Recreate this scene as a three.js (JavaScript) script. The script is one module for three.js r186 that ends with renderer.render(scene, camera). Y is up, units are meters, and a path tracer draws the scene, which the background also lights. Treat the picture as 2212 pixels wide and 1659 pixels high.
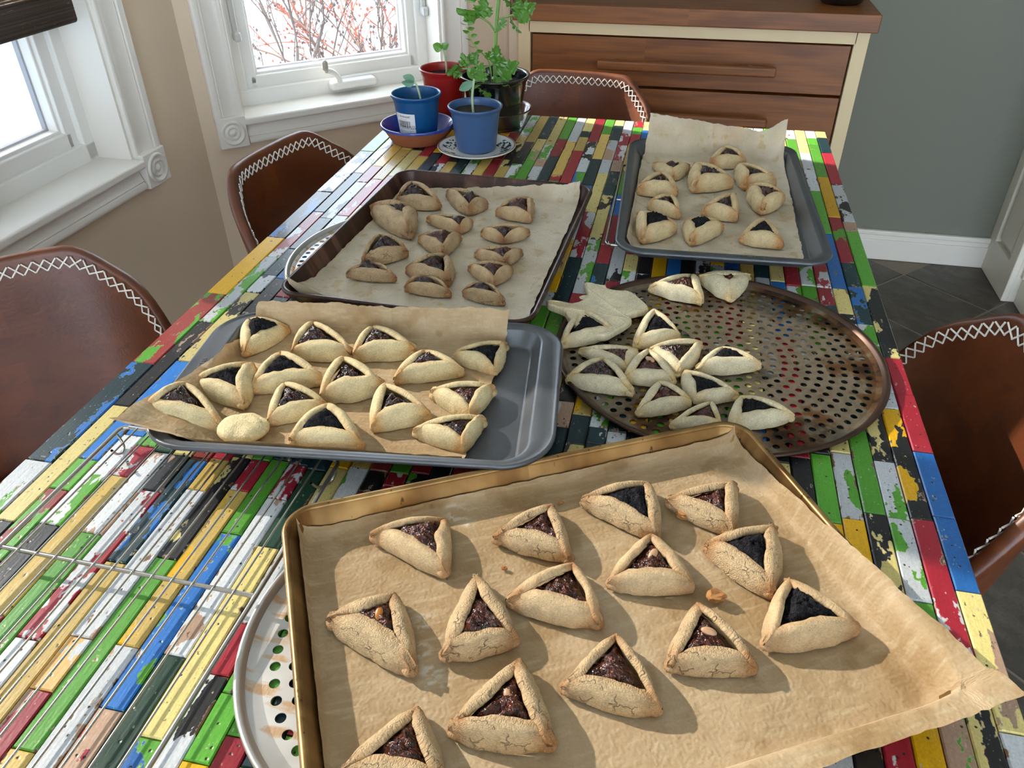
import * as THREE from 'three';
import { mergeGeometries } from 'three/addons/utils/BufferGeometryUtils.js';
import { RoundedBoxGeometry } from 'three/addons/geometries/RoundedBoxGeometry.js';
import { TextGeometry } from 'three/addons/geometries/TextGeometry.js';
import { FontLoader } from 'three/addons/loaders/FontLoader.js';
import { RectAreaLightUniformsLib } from 'three/addons/lights/RectAreaLightUniformsLib.js';

// ------------------------------------------------------------------ camera, sky, sun, exposure
const scene = new THREE.Scene();
const camera = new THREE.PerspectiveCamera(51.96, 2212 / 1659, 0.02, 200);
camera.position.set(0, 1.29, 0);
camera.rotation.set(-35.524 * Math.PI / 180, 12.361 * Math.PI / 180, -0.484 * Math.PI / 180, 'YXZ');
scene.background = new THREE.Color(0.75, 0.87, 1.0);
scene.backgroundIntensity = 3.7;
RectAreaLightUniformsLib.init();
const renderer = new THREE.WebGLRenderer({ antialias: true });
renderer.shadowMap.enabled = true;
renderer.toneMapping = THREE.LinearToneMapping;
renderer.toneMappingExposure = 1.8;
const sun = new THREE.DirectionalLight(new THREE.Color(1.0, 0.93, 0.82), 10.0);
sun.position.set(-0.8319 * 12 - 0.2, 0.4772 * 12 + 0.75, -0.2832 * 12 - 0.9);
sun.target.position.set(-0.2, 0.75, -0.9);
sun.castShadow = true;
Object.assign(sun.shadow.camera, { left: -4, right: 4, top: 4, bottom: -4, near: 1, far: 30 });
sun.shadow.mapSize.set(4096, 4096);
scene.add(sun, sun.target);

// ------------------------------------------------------------------ helpers
const V3 = THREE.Vector3, TY = 0.75;
function rng(seed) { let s = seed >>> 0; return () => { s = (s + 0x6D2B79F5) >>> 0; let t = Math.imul(s ^ (s >>> 15), 1 | s); t = (t + Math.imul(t ^ (t >>> 7), 61 | t)) ^ t; return ((t ^ (t >>> 14)) >>> 0) / 4294967296; }; }
function hash2(x, y) { let h = Math.imul(x | 0, 374761393) + Math.imul(y | 0, 668265263); h = Math.imul(h ^ (h >>> 13), 1274126177); return ((h ^ (h >>> 16)) >>> 0) / 4294967296; }
function vn(x, y) {
  const xi = Math.floor(x), yi = Math.floor(y); let fx = x - xi, fy = y - yi;
  fx = fx * fx * (3 - 2 * fx); fy = fy * fy * (3 - 2 * fy);
  const a = hash2(xi, yi), b = hash2(xi + 1, yi), c = hash2(xi, yi + 1), d = hash2(xi + 1, yi + 1);
  return a + (b - a) * fx + (c - a) * fy + (a - b - c + d) * fx * fy;
}
function fbm(x, y, o = 4) { let s = 0, a = 0.5, n = 0; for (let i = 0; i < o; i++) { s += a * vn(x, y); n += a; x = x * 2.03 + 17.1; y = y * 2.03 + 9.7; a *= 0.5; } return s / n; }
const clamp = (v, a, b) => Math.min(b, Math.max(a, v)), lerp = (a, b, t) => a + (b - a) * t;
const sstep = (a, b, v) => { const t = clamp((v - a) / (b - a), 0, 1); return t * t * (3 - 2 * t); };
const hex = (h) => [(h >> 16) & 255, (h >> 8) & 255, h & 255];
const mix3 = (a, b, t) => [lerp(a[0], b[0], t), lerp(a[1], b[1], t), lerp(a[2], b[2], t)];
function tex(w, h, fn, srgb = true) {           // fn(x, y) -> [r, g, b] 0..255
  const d = new Uint8Array(w * h * 4);
  for (let y = 0, i = 0; y < h; y++) for (let x = 0; x < w; x++, i += 4) { const c = fn(x, y); d[i] = c[0]; d[i + 1] = c[1]; d[i + 2] = c[2]; d[i + 3] = 255; }
  const t = new THREE.DataTexture(d, w, h, THREE.RGBAFormat);
  t.magFilter = THREE.LinearFilter; t.minFilter = THREE.LinearFilter; t.wrapS = t.wrapT = THREE.RepeatWrapping;
  if (srgb) t.colorSpace = THREE.SRGBColorSpace;
  t.needsUpdate = true; return t;
}
function gray(w, h, fn) { return tex(w, h, (x, y) => { const v = clamp(fn(x, y), 0, 1) * 255; return [v, v, v]; }, false); }
function std(o) { return new THREE.MeshStandardMaterial(o); }
function phys(o) { return new THREE.MeshPhysicalMaterial(o); }
const used = {};
function numbered(n) { const k = used[n] = (used[n] ?? -1) + 1; return k ? n + '_' + String(k).padStart(3, '0') : n; }
function mesh(name, geo, mat, parent) {
  if (Array.isArray(geo)) geo = merge(geo);
  const m = new THREE.Mesh(geo, mat); m.castShadow = m.receiveShadow = true;
  m.name = parent && parent !== scene ? name : numbered(name);
  (parent ?? scene).add(m); return m;
}
function merge(list) {
  const gs = list.map((g) => { g = g.index ? g.toNonIndexed() : g; for (const k of Object.keys(g.attributes)) if (!['position', 'normal', 'uv'].includes(k)) g.deleteAttribute(k); if (!g.attributes.uv) g.setAttribute('uv', new THREE.BufferAttribute(new Float32Array(g.attributes.position.count * 2), 2)); return g; });
  return mergeGeometries(gs);
}
function group(name, label, category, grp, pos) {
  const o = new THREE.Group(); o.name = numbered(name); scene.add(o);
  if (pos) o.position.set(...pos);
  return tag(o, label, category, grp);
}
function tag(o, label, category, grp) { o.userData.label = label; o.userData.category = category; if (grp) o.userData.group = grp; return o; }
function structure(name, label, category) { const o = new THREE.Group(); o.name = name; scene.add(o); tag(o, label, category ?? name.split('_')[0]); o.userData.kind = 'structure'; return o; }
function box(x0, x1, y0, y1, z0, z1) { const g = new THREE.BoxGeometry(x1 - x0, y1 - y0, z1 - z0); g.translate((x0 + x1) / 2, (y0 + y1) / 2, (z0 + z1) / 2); return g; }
function rbox(x0, x1, y0, y1, z0, z1, r = 0.003, s = 2) { const g = new RoundedBoxGeometry(x1 - x0, y1 - y0, z1 - z0, s, Math.min(r, (x1 - x0) / 2.01, (y1 - y0) / 2.01, (z1 - z0) / 2.01)); g.translate((x0 + x1) / 2, (y0 + y1) / 2, (z0 + z1) / 2); return g; }
function tube(pts, r, seg = 24, rad = 8, closed = false) { return new THREE.TubeGeometry(new THREE.CatmullRomCurve3(pts.map((p) => new V3(...p)), closed, 'centripetal'), seg, r, rad, closed); }
function rod(a, b, r, rad = 8, r2) { const A = new V3(...a), B = new V3(...b), d = B.clone().sub(A), L = d.length(); const g = new THREE.CylinderGeometry(r2 ?? r, r, L, rad, 1); g.applyQuaternion(new THREE.Quaternion().setFromUnitVectors(new V3(0, 1, 0), d.normalize())); g.translate((A.x + B.x) / 2, (A.y + B.y) / 2, (A.z + B.z) / 2); return g; }
function lathe(pts, seg = 48) { return new THREE.LatheGeometry(pts.map((p) => new THREE.Vector2(p[0], p[1])), seg); }
function planarUV(g, s = 1) { const p = g.attributes.position, uv = new Float32Array(p.count * 2); for (let i = 0; i < p.count; i++) { uv[2 * i] = p.getX(i) * s; uv[2 * i + 1] = p.getZ(i) * s; } g.setAttribute('uv', new THREE.BufferAttribute(uv, 2)); return g; }
function grid(nu, nv, fn, flip = false) {       // fn(u, v) -> [x, y, z, (uvx, uvy)]
  const pos = [], uv = [], idx = [];
  for (let j = 0; j <= nv; j++) for (let i = 0; i <= nu; i++) { const q = fn(i / nu, j / nv); pos.push(q[0], q[1], q[2]); uv.push(q[3] ?? q[0], q[4] ?? q[2]); }
  for (let j = 0; j < nv; j++) for (let i = 0; i < nu; i++) { const a = j * (nu + 1) + i, b = a + 1, c = a + nu + 1, d = c + 1; flip ? idx.push(a, c, b, b, c, d) : idx.push(a, b, c, b, d, c); }
  const g = new THREE.BufferGeometry(); g.setAttribute('position', new THREE.Float32BufferAttribute(pos, 3)); g.setAttribute('uv', new THREE.Float32BufferAttribute(uv, 2)); g.setIndex(idx); g.computeVertexNormals(); return g;
}
// a frame for a wall: x along the wall, y up, z into the room
function frame(o, ox, oz, dx, dz) { const X = new V3(dx, 0, dz).normalize(), Y = new V3(0, 1, 0), Z = new V3().crossVectors(X, Y); const m = new THREE.Matrix4().makeBasis(X, Y, Z); m.setPosition(ox, 0, oz); o.applyMatrix4(m); return o; }
console.log('helpers');

// ------------------------------------------------------------------ measured layout (millimetres on the table plane)
const DATA = {"B":[0.0175,[[-228,-454,-152,-426,-168,-483,"d"],
 [-121,-473,-51,-463,-77,-521,"d"],
 [-51,-534,19,-505,9,-567,"p"],
 [26,-551,85,-522,88,-585,"d"],
 [-16,-443,52,-454,15,-503,"d"],
 [62,-501,116,-459,121,-534,"p"],
 [108,-407,179,-437,127,-474,"p"],
 [36,-373,100,-385,56,-434,"d"],
 [-94,-408,-18,-401,-48,-455,"d"],
 [-132,-347,-79,-373,-125,-426,"d"],
 [-230,-359,-150,-330,-185,-394,"d"],
 [-110,-290,-38,-294,-73,-353,"d"],
 [-38,-339,32,-336,-5,-391,"d"],
 [-172,-247,-104,-252,-137,-301,"d"]]],"L":[0.029,[[-471,-688,-443,-748,-501,-751,"p"],
 [-415,-697,-345,-709,-417,-760,"j"],
 [-342,-705,-274,-728,-340,-763,"j"],
 [-230,-732,-175,-709,-174,-766,"p"],
 [-496,-613,-423,-595,-445,-662,"p"],
 [-428,-623,-359,-654,-425,-691,"p"],
 [-346,-623,-285,-652,-350,-692,"j"],
 [-280,-672,-210,-702,-264,-729,"j"],
 [-233,-654,-182,-625,-167,-675,"d"],
 [-509,-553,-427,-556,-492,-600,"j"],
 [-384,-575,-334,-610,-396,-636,"j"],
 [-348,-548,-275,-556,-329,-607,"p"],
 [-275,-586,-223,-617,-288,-654,"j"],
 [-231,-588,-175,-573,-165,-620,"j"]]],"N":[0.0175,[[-451,-1172,-377,-1176,-446,-1244,"j"],
 [-378,-1228,-324,-1161,-301,-1195,"j"],
 [-279,-1167,-220,-1153,-230,-1219,"d"],
 [-481,-1127,-389,-1054,-406,-1138,"j"],
 [-381,-1121,-319,-1091,-309,-1123,"j"],
 [-372,-1046,-321,-1007,-312,-1066,"d"],
 [-284,-1087,-245,-1069,-213,-1103,"j"],
 [-276,-1016,-228,-993,-210,-1034,"d"],
 [-427,-955,-375,-999,-429,-1035,"j"],
 [-358,-944,-290,-923,-310,-991,"j"],
 [-274,-971,-229,-935,-213,-978,"d"],
 [-437,-919,-367,-921,-411,-948,"j"],
 [-344,-896,-280,-893,-322,-925,"j"],
 [-263,-899,-204,-885,-239,-923,"j"]]],"R":[0.0225,[[-45,-1421,-8,-1361,20,-1426,"j"],
 [56,-1440,119,-1461,79,-1515,"j"],
 [-62,-1291,2,-1293,-27,-1362,"j"],
 [27,-1316,94,-1353,26,-1415,"j"],
 [113,-1345,167,-1371,103,-1430,"j"],
 [-41,-1234,11,-1203,-5,-1267,"j"],
 [46,-1220,100,-1207,96,-1287,"j"],
 [121,-1331,139,-1242,177,-1302,"d"],
 [-40,-1099,8,-1151,-53,-1181,"p"],
 [20,-1172,32,-1105,78,-1168,"p"],
 [103,-1131,163,-1122,139,-1196,"p"]]],"P":[0.0035,[[-19,-987,52,-966,40,-1032,"d"],
 [46,-1035,91,-980,117,-1052,"d"],
 [-115,-821,-55,-863,-103,-900,"p"],
 [-26,-838,27,-869,-11,-923,"p"],
 [-92,-814,-31,-787,-23,-827,"d"],
 [-33,-762,25,-770,-10,-826,"d"],
 [-8,-831,28,-785,53,-856,"j"],
 [-98,-747,-21,-737,-60,-793,"j"],
 [49,-796,123,-822,78,-849,"p"],
 [34,-789,47,-738,96,-755,"p"],
 [-12,-701,44,-731,6,-760,"d"],
 [25,-687,76,-702,67,-736,"d"],
 [88,-697,154,-727,97,-749,"p"]]],"blob":[-403,-557],"scrap":[[-150,-905],
 [-145,-895],
 [-124,-890],
 [-116,-876],
 [-95,-853],
 [-68,-842],
 [-53,-858],
 [-36,-886],
 [-44,-899],
 [-31,-909],
 [-17,-923],
 [-30,-945],
 [-40,-959],
 [-59,-965],
 [-75,-964],
 [-81,-973],
 [-95,-975],
 [-109,-975],
 [-102,-952],
 [-101,-935],
 [-117,-916]],"crumbs":[[71,-450],
 [42,-540],
 [-106,-446],
 [-71,-535]]};
const PLANKS = [
 '-1772E- -1605G- -1473WK -1256KB -1061O -873MG -693DB -506WG -424WK- -240R-',
 '-1772G- -1604WK- -1356D -1170RW -994WG -798KN -610Y -424K -361WK- -256G-',
 '-1772T- -1593TO- -1397RW -1313WD -1147D- -1027D- -938KW -885YK -707B -519G -473MG -368G- -267B-',
 '-1772T- -1501T- -1332RW -1162W- -1020B- -932KY -754B- -564WG -428K -339TO-',
 '-1772G- -1634KY- -1500Y- -1353R- -1210O- -1044R- -881D -837RW -819G- -697G- -550RW -503T -327R-',
 '-1772D- -1606R- -1469T- -1373B- -1233K- -1087WK- -960D- -826O- -658E- -545WN -426G -294E-',
 '-1772E- -1638O- -1493D- -1344KY- -1235WG- -1104W- -958Y- -784R- -700KY- -544KN -489RW -311W -262Y-',
 '-1772TO- -1577R- -1437WK- -1246O- -1049WG- -930D- -708M- -541DB -399T -237R-',
 '-1772M- -1612K- -1448T- -1205M- -1066O- -929D- -687R- -547T -499WN -321SW -272RN -216R-',
 '-1772G- -1608TO- -1493D- -1388K- -1229TO- -1064W- -947T- -837G- -705KY- -554KY -412G -227T -207G-',
 '-1772O- -1618W- -1477WG- -1375G- -1211WG- -1077R- -947KY- -814T- -672G- -554RW -507TO -321WN -211WG-',
 '-1772M- -1637O- -1485T- -1317D- -1152O- -1024KY- -879E- -722D- -558G -452BG -269NR -213T-',
 '-1772E- -1646M- -1478R- -1381W- -1259WG- -1084G- -966B- -817T- -660D- -555RW -504WN -321E -220T-',
 '-1772WG -1632T -1585KY- -1444T- -1318G- -1227B- -1070W- -956R- -838M- -704D- -551E -443Y -254BG -222Y-',
 '-1772T -1592K -1461WG- -1304M- -1064K- -965W- -748O- -559Y -496W- -361R -312WK -226K-',
 '-1772D -1617NY -1539GN -1480G -1385M- -1247W- -1080O- -989D- -848D- -726T- -564WG -512G- -299G -244O -230D-',
 '-1772Y -1582WG -1498NK -1454WK -1381W- -1230D- -1022KY- -931TO- -759M- -563K -531R- -417G- -268R -234TO-',
 '-1772G -1623R -1517D -1383R- -1190G- -1083WG- -884M- -708G- -564RW -543R- -360D- -248G-',
 '-1772W -1612T -1423TR -1386G- -1260W- -1126W- -1050WG- -945WK- -823G- -691R- -568GK -552R- -419R- -277G-',
 '-1772Y -1685D -1643T -1560R -1444R -1380W- -1222KY- -1048R- -892E- -721G- -611D- -399O- -276O-',
 '-1772R -1617WK -1508W -1443BG -1373W- -1163B- -1043G- -873M- -641M- -447G- -318TO-',
 '-1772G -1672T -1516D -1378B- -1316WK -1244W -1148TO -971KW -930G- -726M- -488R- -328G-',
 '-1772Y -1732D -1634WN -1516W -1444Y -1379Y -1259WR -1085D -947G- -773KY- -526W- -306D-',
 '-1772W -1683RW -1518N -1457D -1384D -1338YK -1153WG -973R- -833Y- -699KY -639Y- -480G- -317KY-',
 '-1772R -1731G -1681R -1620TO- -1450G- -1345B -1253R -1137R -1072DB -1006WK- -838K- -719NW -672D- -516D- -310T-',
 '-1772Y -1712B- -1528R- -1360W- -1134WK -1020R- -919K- -828TO- -698D -646KY- -497G- -288G-',
 '-1772Y -1736R- -1567D- -1391E- -1296R- -1111Y -1056WG -1010WK- -841WG- -680DW -651D- -531WK- -353O- -253D-',
 '-1772W -1735KY- -1561Y- -1299R- -1114K -1050WK- -948TO- -795D- -676W -655TO- -529R- -357D- -271M-',
 '-1772G -1738WK- -1581R- -1409KY- -1149O- -995TO- -799TO- -679D- -453O- -295R-',
 '-1772R- -1592T- -1368B- -1213B- -1020R- -836G- -635G- -481O- -323G-',
 '-1772G- -1635D- -1435W- -1284WG- -1177K- -1015WG- -883T- -696R- -589WK- -376R- -224G-',
 '-1772KY- -1601R- -1377D- -1232WK- -1070T- -888R- -661B- -439G- -318WK-',
 '-1772T -1717R- -1554T- -1378D- -1240O- -1102WG -1078M- -922WG- -783G- -682D- -537R- -367D- -209M-',
 '-1772R -1701O- -1589K- -1384Y- -1237WK- -1116B -1079R- -884G- -645TO- -535R- -321R-',
 '-1772O -1685R- -1549B- -1413T- -1288E- -1113TD -1080T- -942Y- -775B- -555G- -403D- -297W-',
 '-1772KW -1673D- -1540G- -1378R- -1256D- -1119D -1073W- -814K- -659Y -639WG- -489TO- -336G -326Y- -234G-',
 '-1772W -1662WK- -1554WG- -1395R- -1249G- -1119Y -1064B- -912R- -671K -599K- -346WK -329TO- -199W-',
 '-1772G -1696O -1660G- -1541D- -1364D- -1284G- -1126R -1056WG- -850K- -682G -581O -565TO- -359K -333KY-',
 '-1772Y -1663R- -1550R- -1408Y- -1244W- -1120GW -1060G- -881K- -712Y -688WG -590O- -503M- -377RW -338G-',
 '-1772W -1712G- -1575T- -1437T- -1296K- -1141RW -1059RW -1009D- -863D- -731G -601KY -498M- -390O -342K-',
 '-1772Y -1629W -1537WK -1430G -1248B -1059Y -988WK- -878D- -761KY -683WG -599WG -499G -460T- -400GN -347T- -207W-',
 '-1772W -1724G -1680G -1501O -1316RG -1147D -1069DB -966WG -914G- -834W -811WG -779OK -602RW -417KY -352M- -251R-',
 '-1772Y -1731D -1638R -1470WK -1301N -1264G -1077KY -888R -809R -706B -609B -518YN -386WK- -279G-'];

// ------------------------------------------------------------------ materials of the room
const wallNoise = gray(256, 256, (x, y) => 0.5 + 0.5 * (fbm(x / 3, y / 3, 3) - 0.5));
const M = {};
M.wallBeige = std({ color: 0xdcc7ad, roughness: 0.85 });
M.wallSage = std({ color: 0x7a7b70, roughness: 0.8 });
M.ceiling = std({ color: 0xe9e4da, roughness: 0.9 });
M.trim = phys({ color: 0xe8e2d8, roughness: 0.38, clearcoat: 0.2, clearcoatRoughness: 0.3 });
M.vinyl = phys({ color: 0xeeece6, roughness: 0.32, clearcoat: 0.15 });
M.spacer = std({ color: 0x9a9aa2, roughness: 0.5, metalness: 0.3 });
M.glass = phys({ color: 0xffffff, roughness: 0.0, transmission: 1, thickness: 0, ior: 1.45 });
M.cream = std({ color: 0xe0c9a0, roughness: 0.55 });
const walnutTex = tex(1024, 512, (x, y) => {
  const wob = fbm(x / 260, y / 60, 3) * 34, ring = 0.5 + 0.5 * Math.sin((y + wob * 2.2) * 0.16 + fbm(x / 400, y / 30, 3) * 9);
  const g = fbm(x / 90, y / 2.2, 3), big = fbm(x / 300 + 5, y / 70 + 3, 3);
  const t = clamp(0.45 * ring * big * 1.6 + 0.55 * g - 0.08, 0, 1);
  const knot = Math.hypot((x - 640) / 3, y - 330), k = sstep(26, 4, knot);
  return mix3(mix3(hex(0x945a2a), hex(0x653818), t), hex(0x3d2414), k * 0.7);
});
const walnut = (u, v, ou = 0, ov = 0) => { const t = walnutTex.clone(); t.repeat.set(u, v); t.offset.set(ou, ov); t.needsUpdate = true; return phys({ map: t, roughness: 0.45, clearcoat: 0.12, clearcoatRoughness: 0.35 }); };
const slateTex = tex(512, 512, (x, y) => { const n = fbm(x / 70 + fbm(x / 30, y / 30, 3), y / 40 + fbm(x / 30 + 9, y / 30, 3), 5), f = fbm(x / 6, y / 6, 3); const c = mix3(hex(0x3f3a33), hex(0x6a6154), clamp(n * 1.5 - 0.3, 0, 1)); return mix3(c, hex(0x2c2824), f * 0.4); });

// ------------------------------------------------------------------ floor: slate tiles laid diagonally
const floor = structure('floor', 'dark slate tile floor laid diagonally', 'floor');
mesh('grout_bed', box(-1.4, 3.2, -0.12, -0.0018, -2.95, 2.3), std({ color: 0x857b6e, roughness: 0.95 }), floor);
{
  const T = 0.305, tileGeo = new RoundedBoxGeometry(T - 0.006, 0.012, T - 0.006, 2, 0.0025); tileGeo.translate(0, -0.006, 0);
  const tileMats = [0, 1, 2, 3].map((k) => { const t = slateTex.clone(); t.offset.set(k * 0.27, k * 0.41); t.needsUpdate = true; return phys({ map: t, roughness: 0.5, bumpMap: wallNoise, bumpScale: 0.0012, clearcoat: 0.12, clearcoatRoughness: 0.4 }); });
  const r = rng(4); let n = 0;
  for (let i = -14; i < 16; i++) for (let j = -14; j < 16; j++) {
    const a = 2.163 / 1 - 0.305 / 2 + i * T, b = -1.321 + 0.305 / 2 + j * T;      // (x - z)/sqrt2, (x + z)/sqrt2
    const x = (a + b) / Math.SQRT2, z = (b - a) / Math.SQRT2;
    if (x < -0.9 || x > 2.35 || z < -2.7 || z > 0.25) continue;
    const t = mesh('tile', tileGeo, tileMats[Math.floor(r() * 4)], floor); t.position.set(x, 0, z); t.rotation.y = -Math.PI / 4 + (r() < 0.5 ? 0 : Math.PI); n++;
  }
}

// ------------------------------------------------------------------ walls of the bay, back wall, the rest of the room
const CX = -1.218, CZ = -1.829, LX = [0.034, -0.999], MX = [0.744, -0.668], HT = 2.5;
const wallLeft = structure('wall_left', 'beige wall of the window bay behind the left chairs', 'wall');
mesh('plaster', [box(-4.1, -1.85, 0, HT, -0.16, 0), box(-1.85, -0.28, 0, 0.655, -0.16, 0), box(-1.85, -0.28, 2.1, HT, -0.16, 0), box(-0.28, 0, 0, HT, -0.16, 0)], M.wallBeige, wallLeft);
frame(wallLeft, CX, CZ, ...LX);
const wallBay = structure('wall_bay', 'beige angled bay wall holding the crank window', 'wall');
mesh('plaster', [box(0, 0.112, 0, HT, -0.16, 0), box(0.112, 0.693, 0, 0.655, -0.16, 0), box(0.112, 0.693, 2.1, HT, -0.16, 0), box(0.693, 0.93, 0, HT, -0.16, 0)], M.wallBeige, wallBay);
frame(wallBay, CX, CZ, ...MX);
const wallBack = structure('wall_back', 'grey green painted wall right of the sideboard', 'wall');
mesh('plaster', [box(-0.7, 3.3, 0, HT, -2.96, -2.8)], M.wallSage, wallBack);
const wallReturn = structure('wall_return', 'narrow beige wall end between bay window and sideboard', 'wall');
mesh('plaster', [box(-0.66, -0.529, 0, HT, -2.82, -2.43)], M.wallBeige, wallReturn);
const wallRight = structure('wall_right', 'beige wall on the far right of the room', 'wall');
mesh('plaster', box(3.2, 3.36, 0, HT, -2.96, 2.36), M.wallBeige, wallRight);
const wallFront = structure('wall_front', 'beige wall behind the camera around a wide glazed door', 'wall');
mesh('plaster', [box(-1.6, -0.9, 0, HT, 2.2, 2.36), box(2.9, 3.36, 0, HT, 2.2, 2.36), box(-0.9, 2.9, 2.3, HT, 2.2, 2.36)], M.wallBeige, wallFront);
const doorGarden = structure('door_1', 'wide glazed garden door behind the camera', 'door');
mesh('frame', [box(-0.9, -0.83, 0, 2.3, 2.22, 2.3), box(2.83, 2.9, 0, 2.3, 2.22, 2.3), box(0.96, 1.04, 0, 2.3, 2.22, 2.3), box(-0.9, 2.9, 2.23, 2.3, 2.22, 2.3), box(-0.9, 2.9, 0, 0.08, 2.22, 2.3)], M.vinyl, doorGarden);
mesh('pane', box(-0.83, 0.96, 0.08, 2.23, 2.258, 2.262), M.glass, doorGarden);
mesh('pane', box(1.04, 2.83, 0.08, 2.23, 2.258, 2.262), M.glass, doorGarden);
const ceiling = structure('ceiling', 'plain white ceiling of the room', 'ceiling');
mesh('plaster', box(-1.75, 3.36, HT, HT + 0.12, -3.0, 2.36), M.ceiling, ceiling);

// moulding profile (across = x 0..w, proud = z), run along y for a length
function mould(w, len, t = 0.02) {
  const s = new THREE.Shape(); s.moveTo(0, 0); s.lineTo(0, t * 0.55); s.quadraticCurveTo(w * 0.03, t * 0.75, w * 0.08, t * 0.72); s.lineTo(w * 0.14, t * 0.6);
  s.quadraticCurveTo(w * 0.22, t * 0.35, w * 0.36, t * 0.42); s.quadraticCurveTo(w * 0.6, t * 0.55, w * 0.68, t * 0.85); s.lineTo(w * 0.72, t * 0.72); s.lineTo(w * 0.76, t * 0.95);
  s.quadraticCurveTo(w * 0.88, t * 1.1, w * 0.96, t * 0.95); s.lineTo(w, t * 0.7); s.lineTo(w, 0); s.closePath();
  const g = new THREE.ExtrudeGeometry(s, { depth: len, bevelEnabled: false, curveSegments: 5 }), p = g.attributes.position;
  for (let i = 0; i < p.count; i++) { const y = p.getY(i); p.setY(i, p.getZ(i)); p.setZ(i, y); }
  return flipped(g);
}
function flipped(g) { g = g.index ? g.toNonIndexed() : g; const p = g.attributes.position.array; for (let i = 0; i < p.length; i += 9) for (let k = 0; k < 3; k++) { const t = p[i + 3 + k]; p[i + 3 + k] = p[i + 6 + k]; p[i + 6 + k] = t; } g.computeVertexNormals(); return g; }
function rosette(x0, x1, y0, y1, parent) {
  const b = mesh('rosette_block', rbox(x0, x1, y0, y1, 0, 0.026, 0.003), M.trim, parent);
  const R = (x1 - x0) * 0.42, g = lathe([[0.0001, 0.006], [R * 0.16, 0.0055], [R * 0.26, 0.001], [R * 0.36, 0.001], [R * 0.48, 0.0055], [R * 0.58, 0.001], [R * 0.7, 0.001], [R * 0.84, 0.006], [R * 0.97, 0.004], [R, 0]], 40);
  g.rotateX(Math.PI / 2); g.translate((x0 + x1) / 2, (y0 + y1) / 2, 0.0255); mesh('rosette_ring', g, M.trim, b);
}
function sash(win, x0, x1, y0, y1, z) {             // frame, glazing bead, spacer bar and pane
  const ring = (a, b, c, d, w, z0, z1, r) => [rbox(a, a + w, c, d, z0, z1, r), rbox(b - w, b, c, d, z0, z1, r), rbox(a + w * 0.5, b - w * 0.5, c, c + w, z0, z1, r), rbox(a + w * 0.5, b - w * 0.5, d - w, d, z0, z1, r)];
  const s = mesh('sash', ring(x0, x1, y0, y1, 0.036, z - 0.02, z + 0.014, 0.004), M.vinyl, win);
  mesh('glazing_bead', ring(x0 + 0.03, x1 - 0.03, y0 + 0.03, y1 - 0.03, 0.013, z - 0.03, z + 0.004, 0.003), M.vinyl, s);
  mesh('spacer_bar', ring(x0 + 0.038, x1 - 0.038, y0 + 0.038, y1 - 0.038, 0.01, z - 0.032, z - 0.02, 0.001), M.spacer, s);
  mesh('pane', box(x0 + 0.034, x1 - 0.034, y0 + 0.034, y1 - 0.034, z - 0.0155, z - 0.0125), M.glass, s);
}
// window_1: in the left wall, two lights side by side
{
  const w = structure('window_1', 'white framed bay window with snow outside, woven blind half down', 'window');
  const A = -1.85, B = -0.28, S = 0.665, Hd = 2.1;
  mesh('jamb', [box(B - 0.004, B + 0.012, 0.655, Hd, -0.16, 0.002), box(A - 0.012, A + 0.004, 0.655, Hd, -0.16, 0.002), box(A, B, Hd - 0.012, Hd, -0.16, 0.002)], M.trim, w);
  mesh('sill', rbox(A - 0.005, B + 0.005, 0.645, S, -0.16, 0.03, 0.006, 3), M.trim, w);
  mesh('mullion', rbox(-0.668, -0.634, S, Hd - 0.012, -0.15, -0.04, 0.004), M.vinyl, w);
  const fr = (a, b) => [rbox(a, a + 0.035, S, Hd - 0.01, -0.155, -0.085, 0.004), rbox(b - 0.035, b, S, Hd - 0.01, -0.155, -0.085, 0.004), rbox(a, b, S - 0.004, S + 0.04, -0.155, -0.085, 0.004), rbox(a, b, Hd - 0.05, Hd - 0.01, -0.155, -0.085, 0.004)];
  mesh('window_frame', fr(-0.651, B), M.vinyl, w); mesh('window_frame', fr(A, -0.651), M.vinyl, w);
  sash(w, -0.622, B - 0.03, S + 0.036, Hd - 0.045, -0.112); sash(w, A + 0.03, -0.68, S + 0.036, Hd - 0.045, -0.112);
  const screenMat = phys({ color: 0xc6c6c6, roughness: 0, transmission: 1, thickness: 0, ior: 1.0 });
  mesh('insect_screen', box(-0.62, B - 0.032, S + 0.036, Hd - 0.045, -0.1495, -0.149), screenMat, w); mesh('insect_screen', box(A + 0.032, -0.682, S + 0.036, Hd - 0.045, -0.1495, -0.149), screenMat, w);
  const cas = mould(0.084, Hd - S); cas.translate(B + 0.003, S + 0.006, 0); mesh('casing', cas, M.trim, w);
  const cl = mould(0.084, Hd - S); cl.scale(-1, 1, 1); cl.translate(A - 0.003, S + 0.006, 0); mesh('casing', flipped(cl), M.trim, w);
  rosette(B + 0.004, B + 0.086, 0.592, 0.672, w); rosette(A - 0.086, A - 0.004, 0.592, 0.672, w);
  const ap = mould(0.066, B - A); ap.rotateZ(Math.PI / 2); ap.scale(1, -1, 1); ap.translate(B, 0.66, 0); mesh('apron', flipped(ap), M.trim, w);
  frame(w, CX, CZ, ...LX);
}
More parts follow.
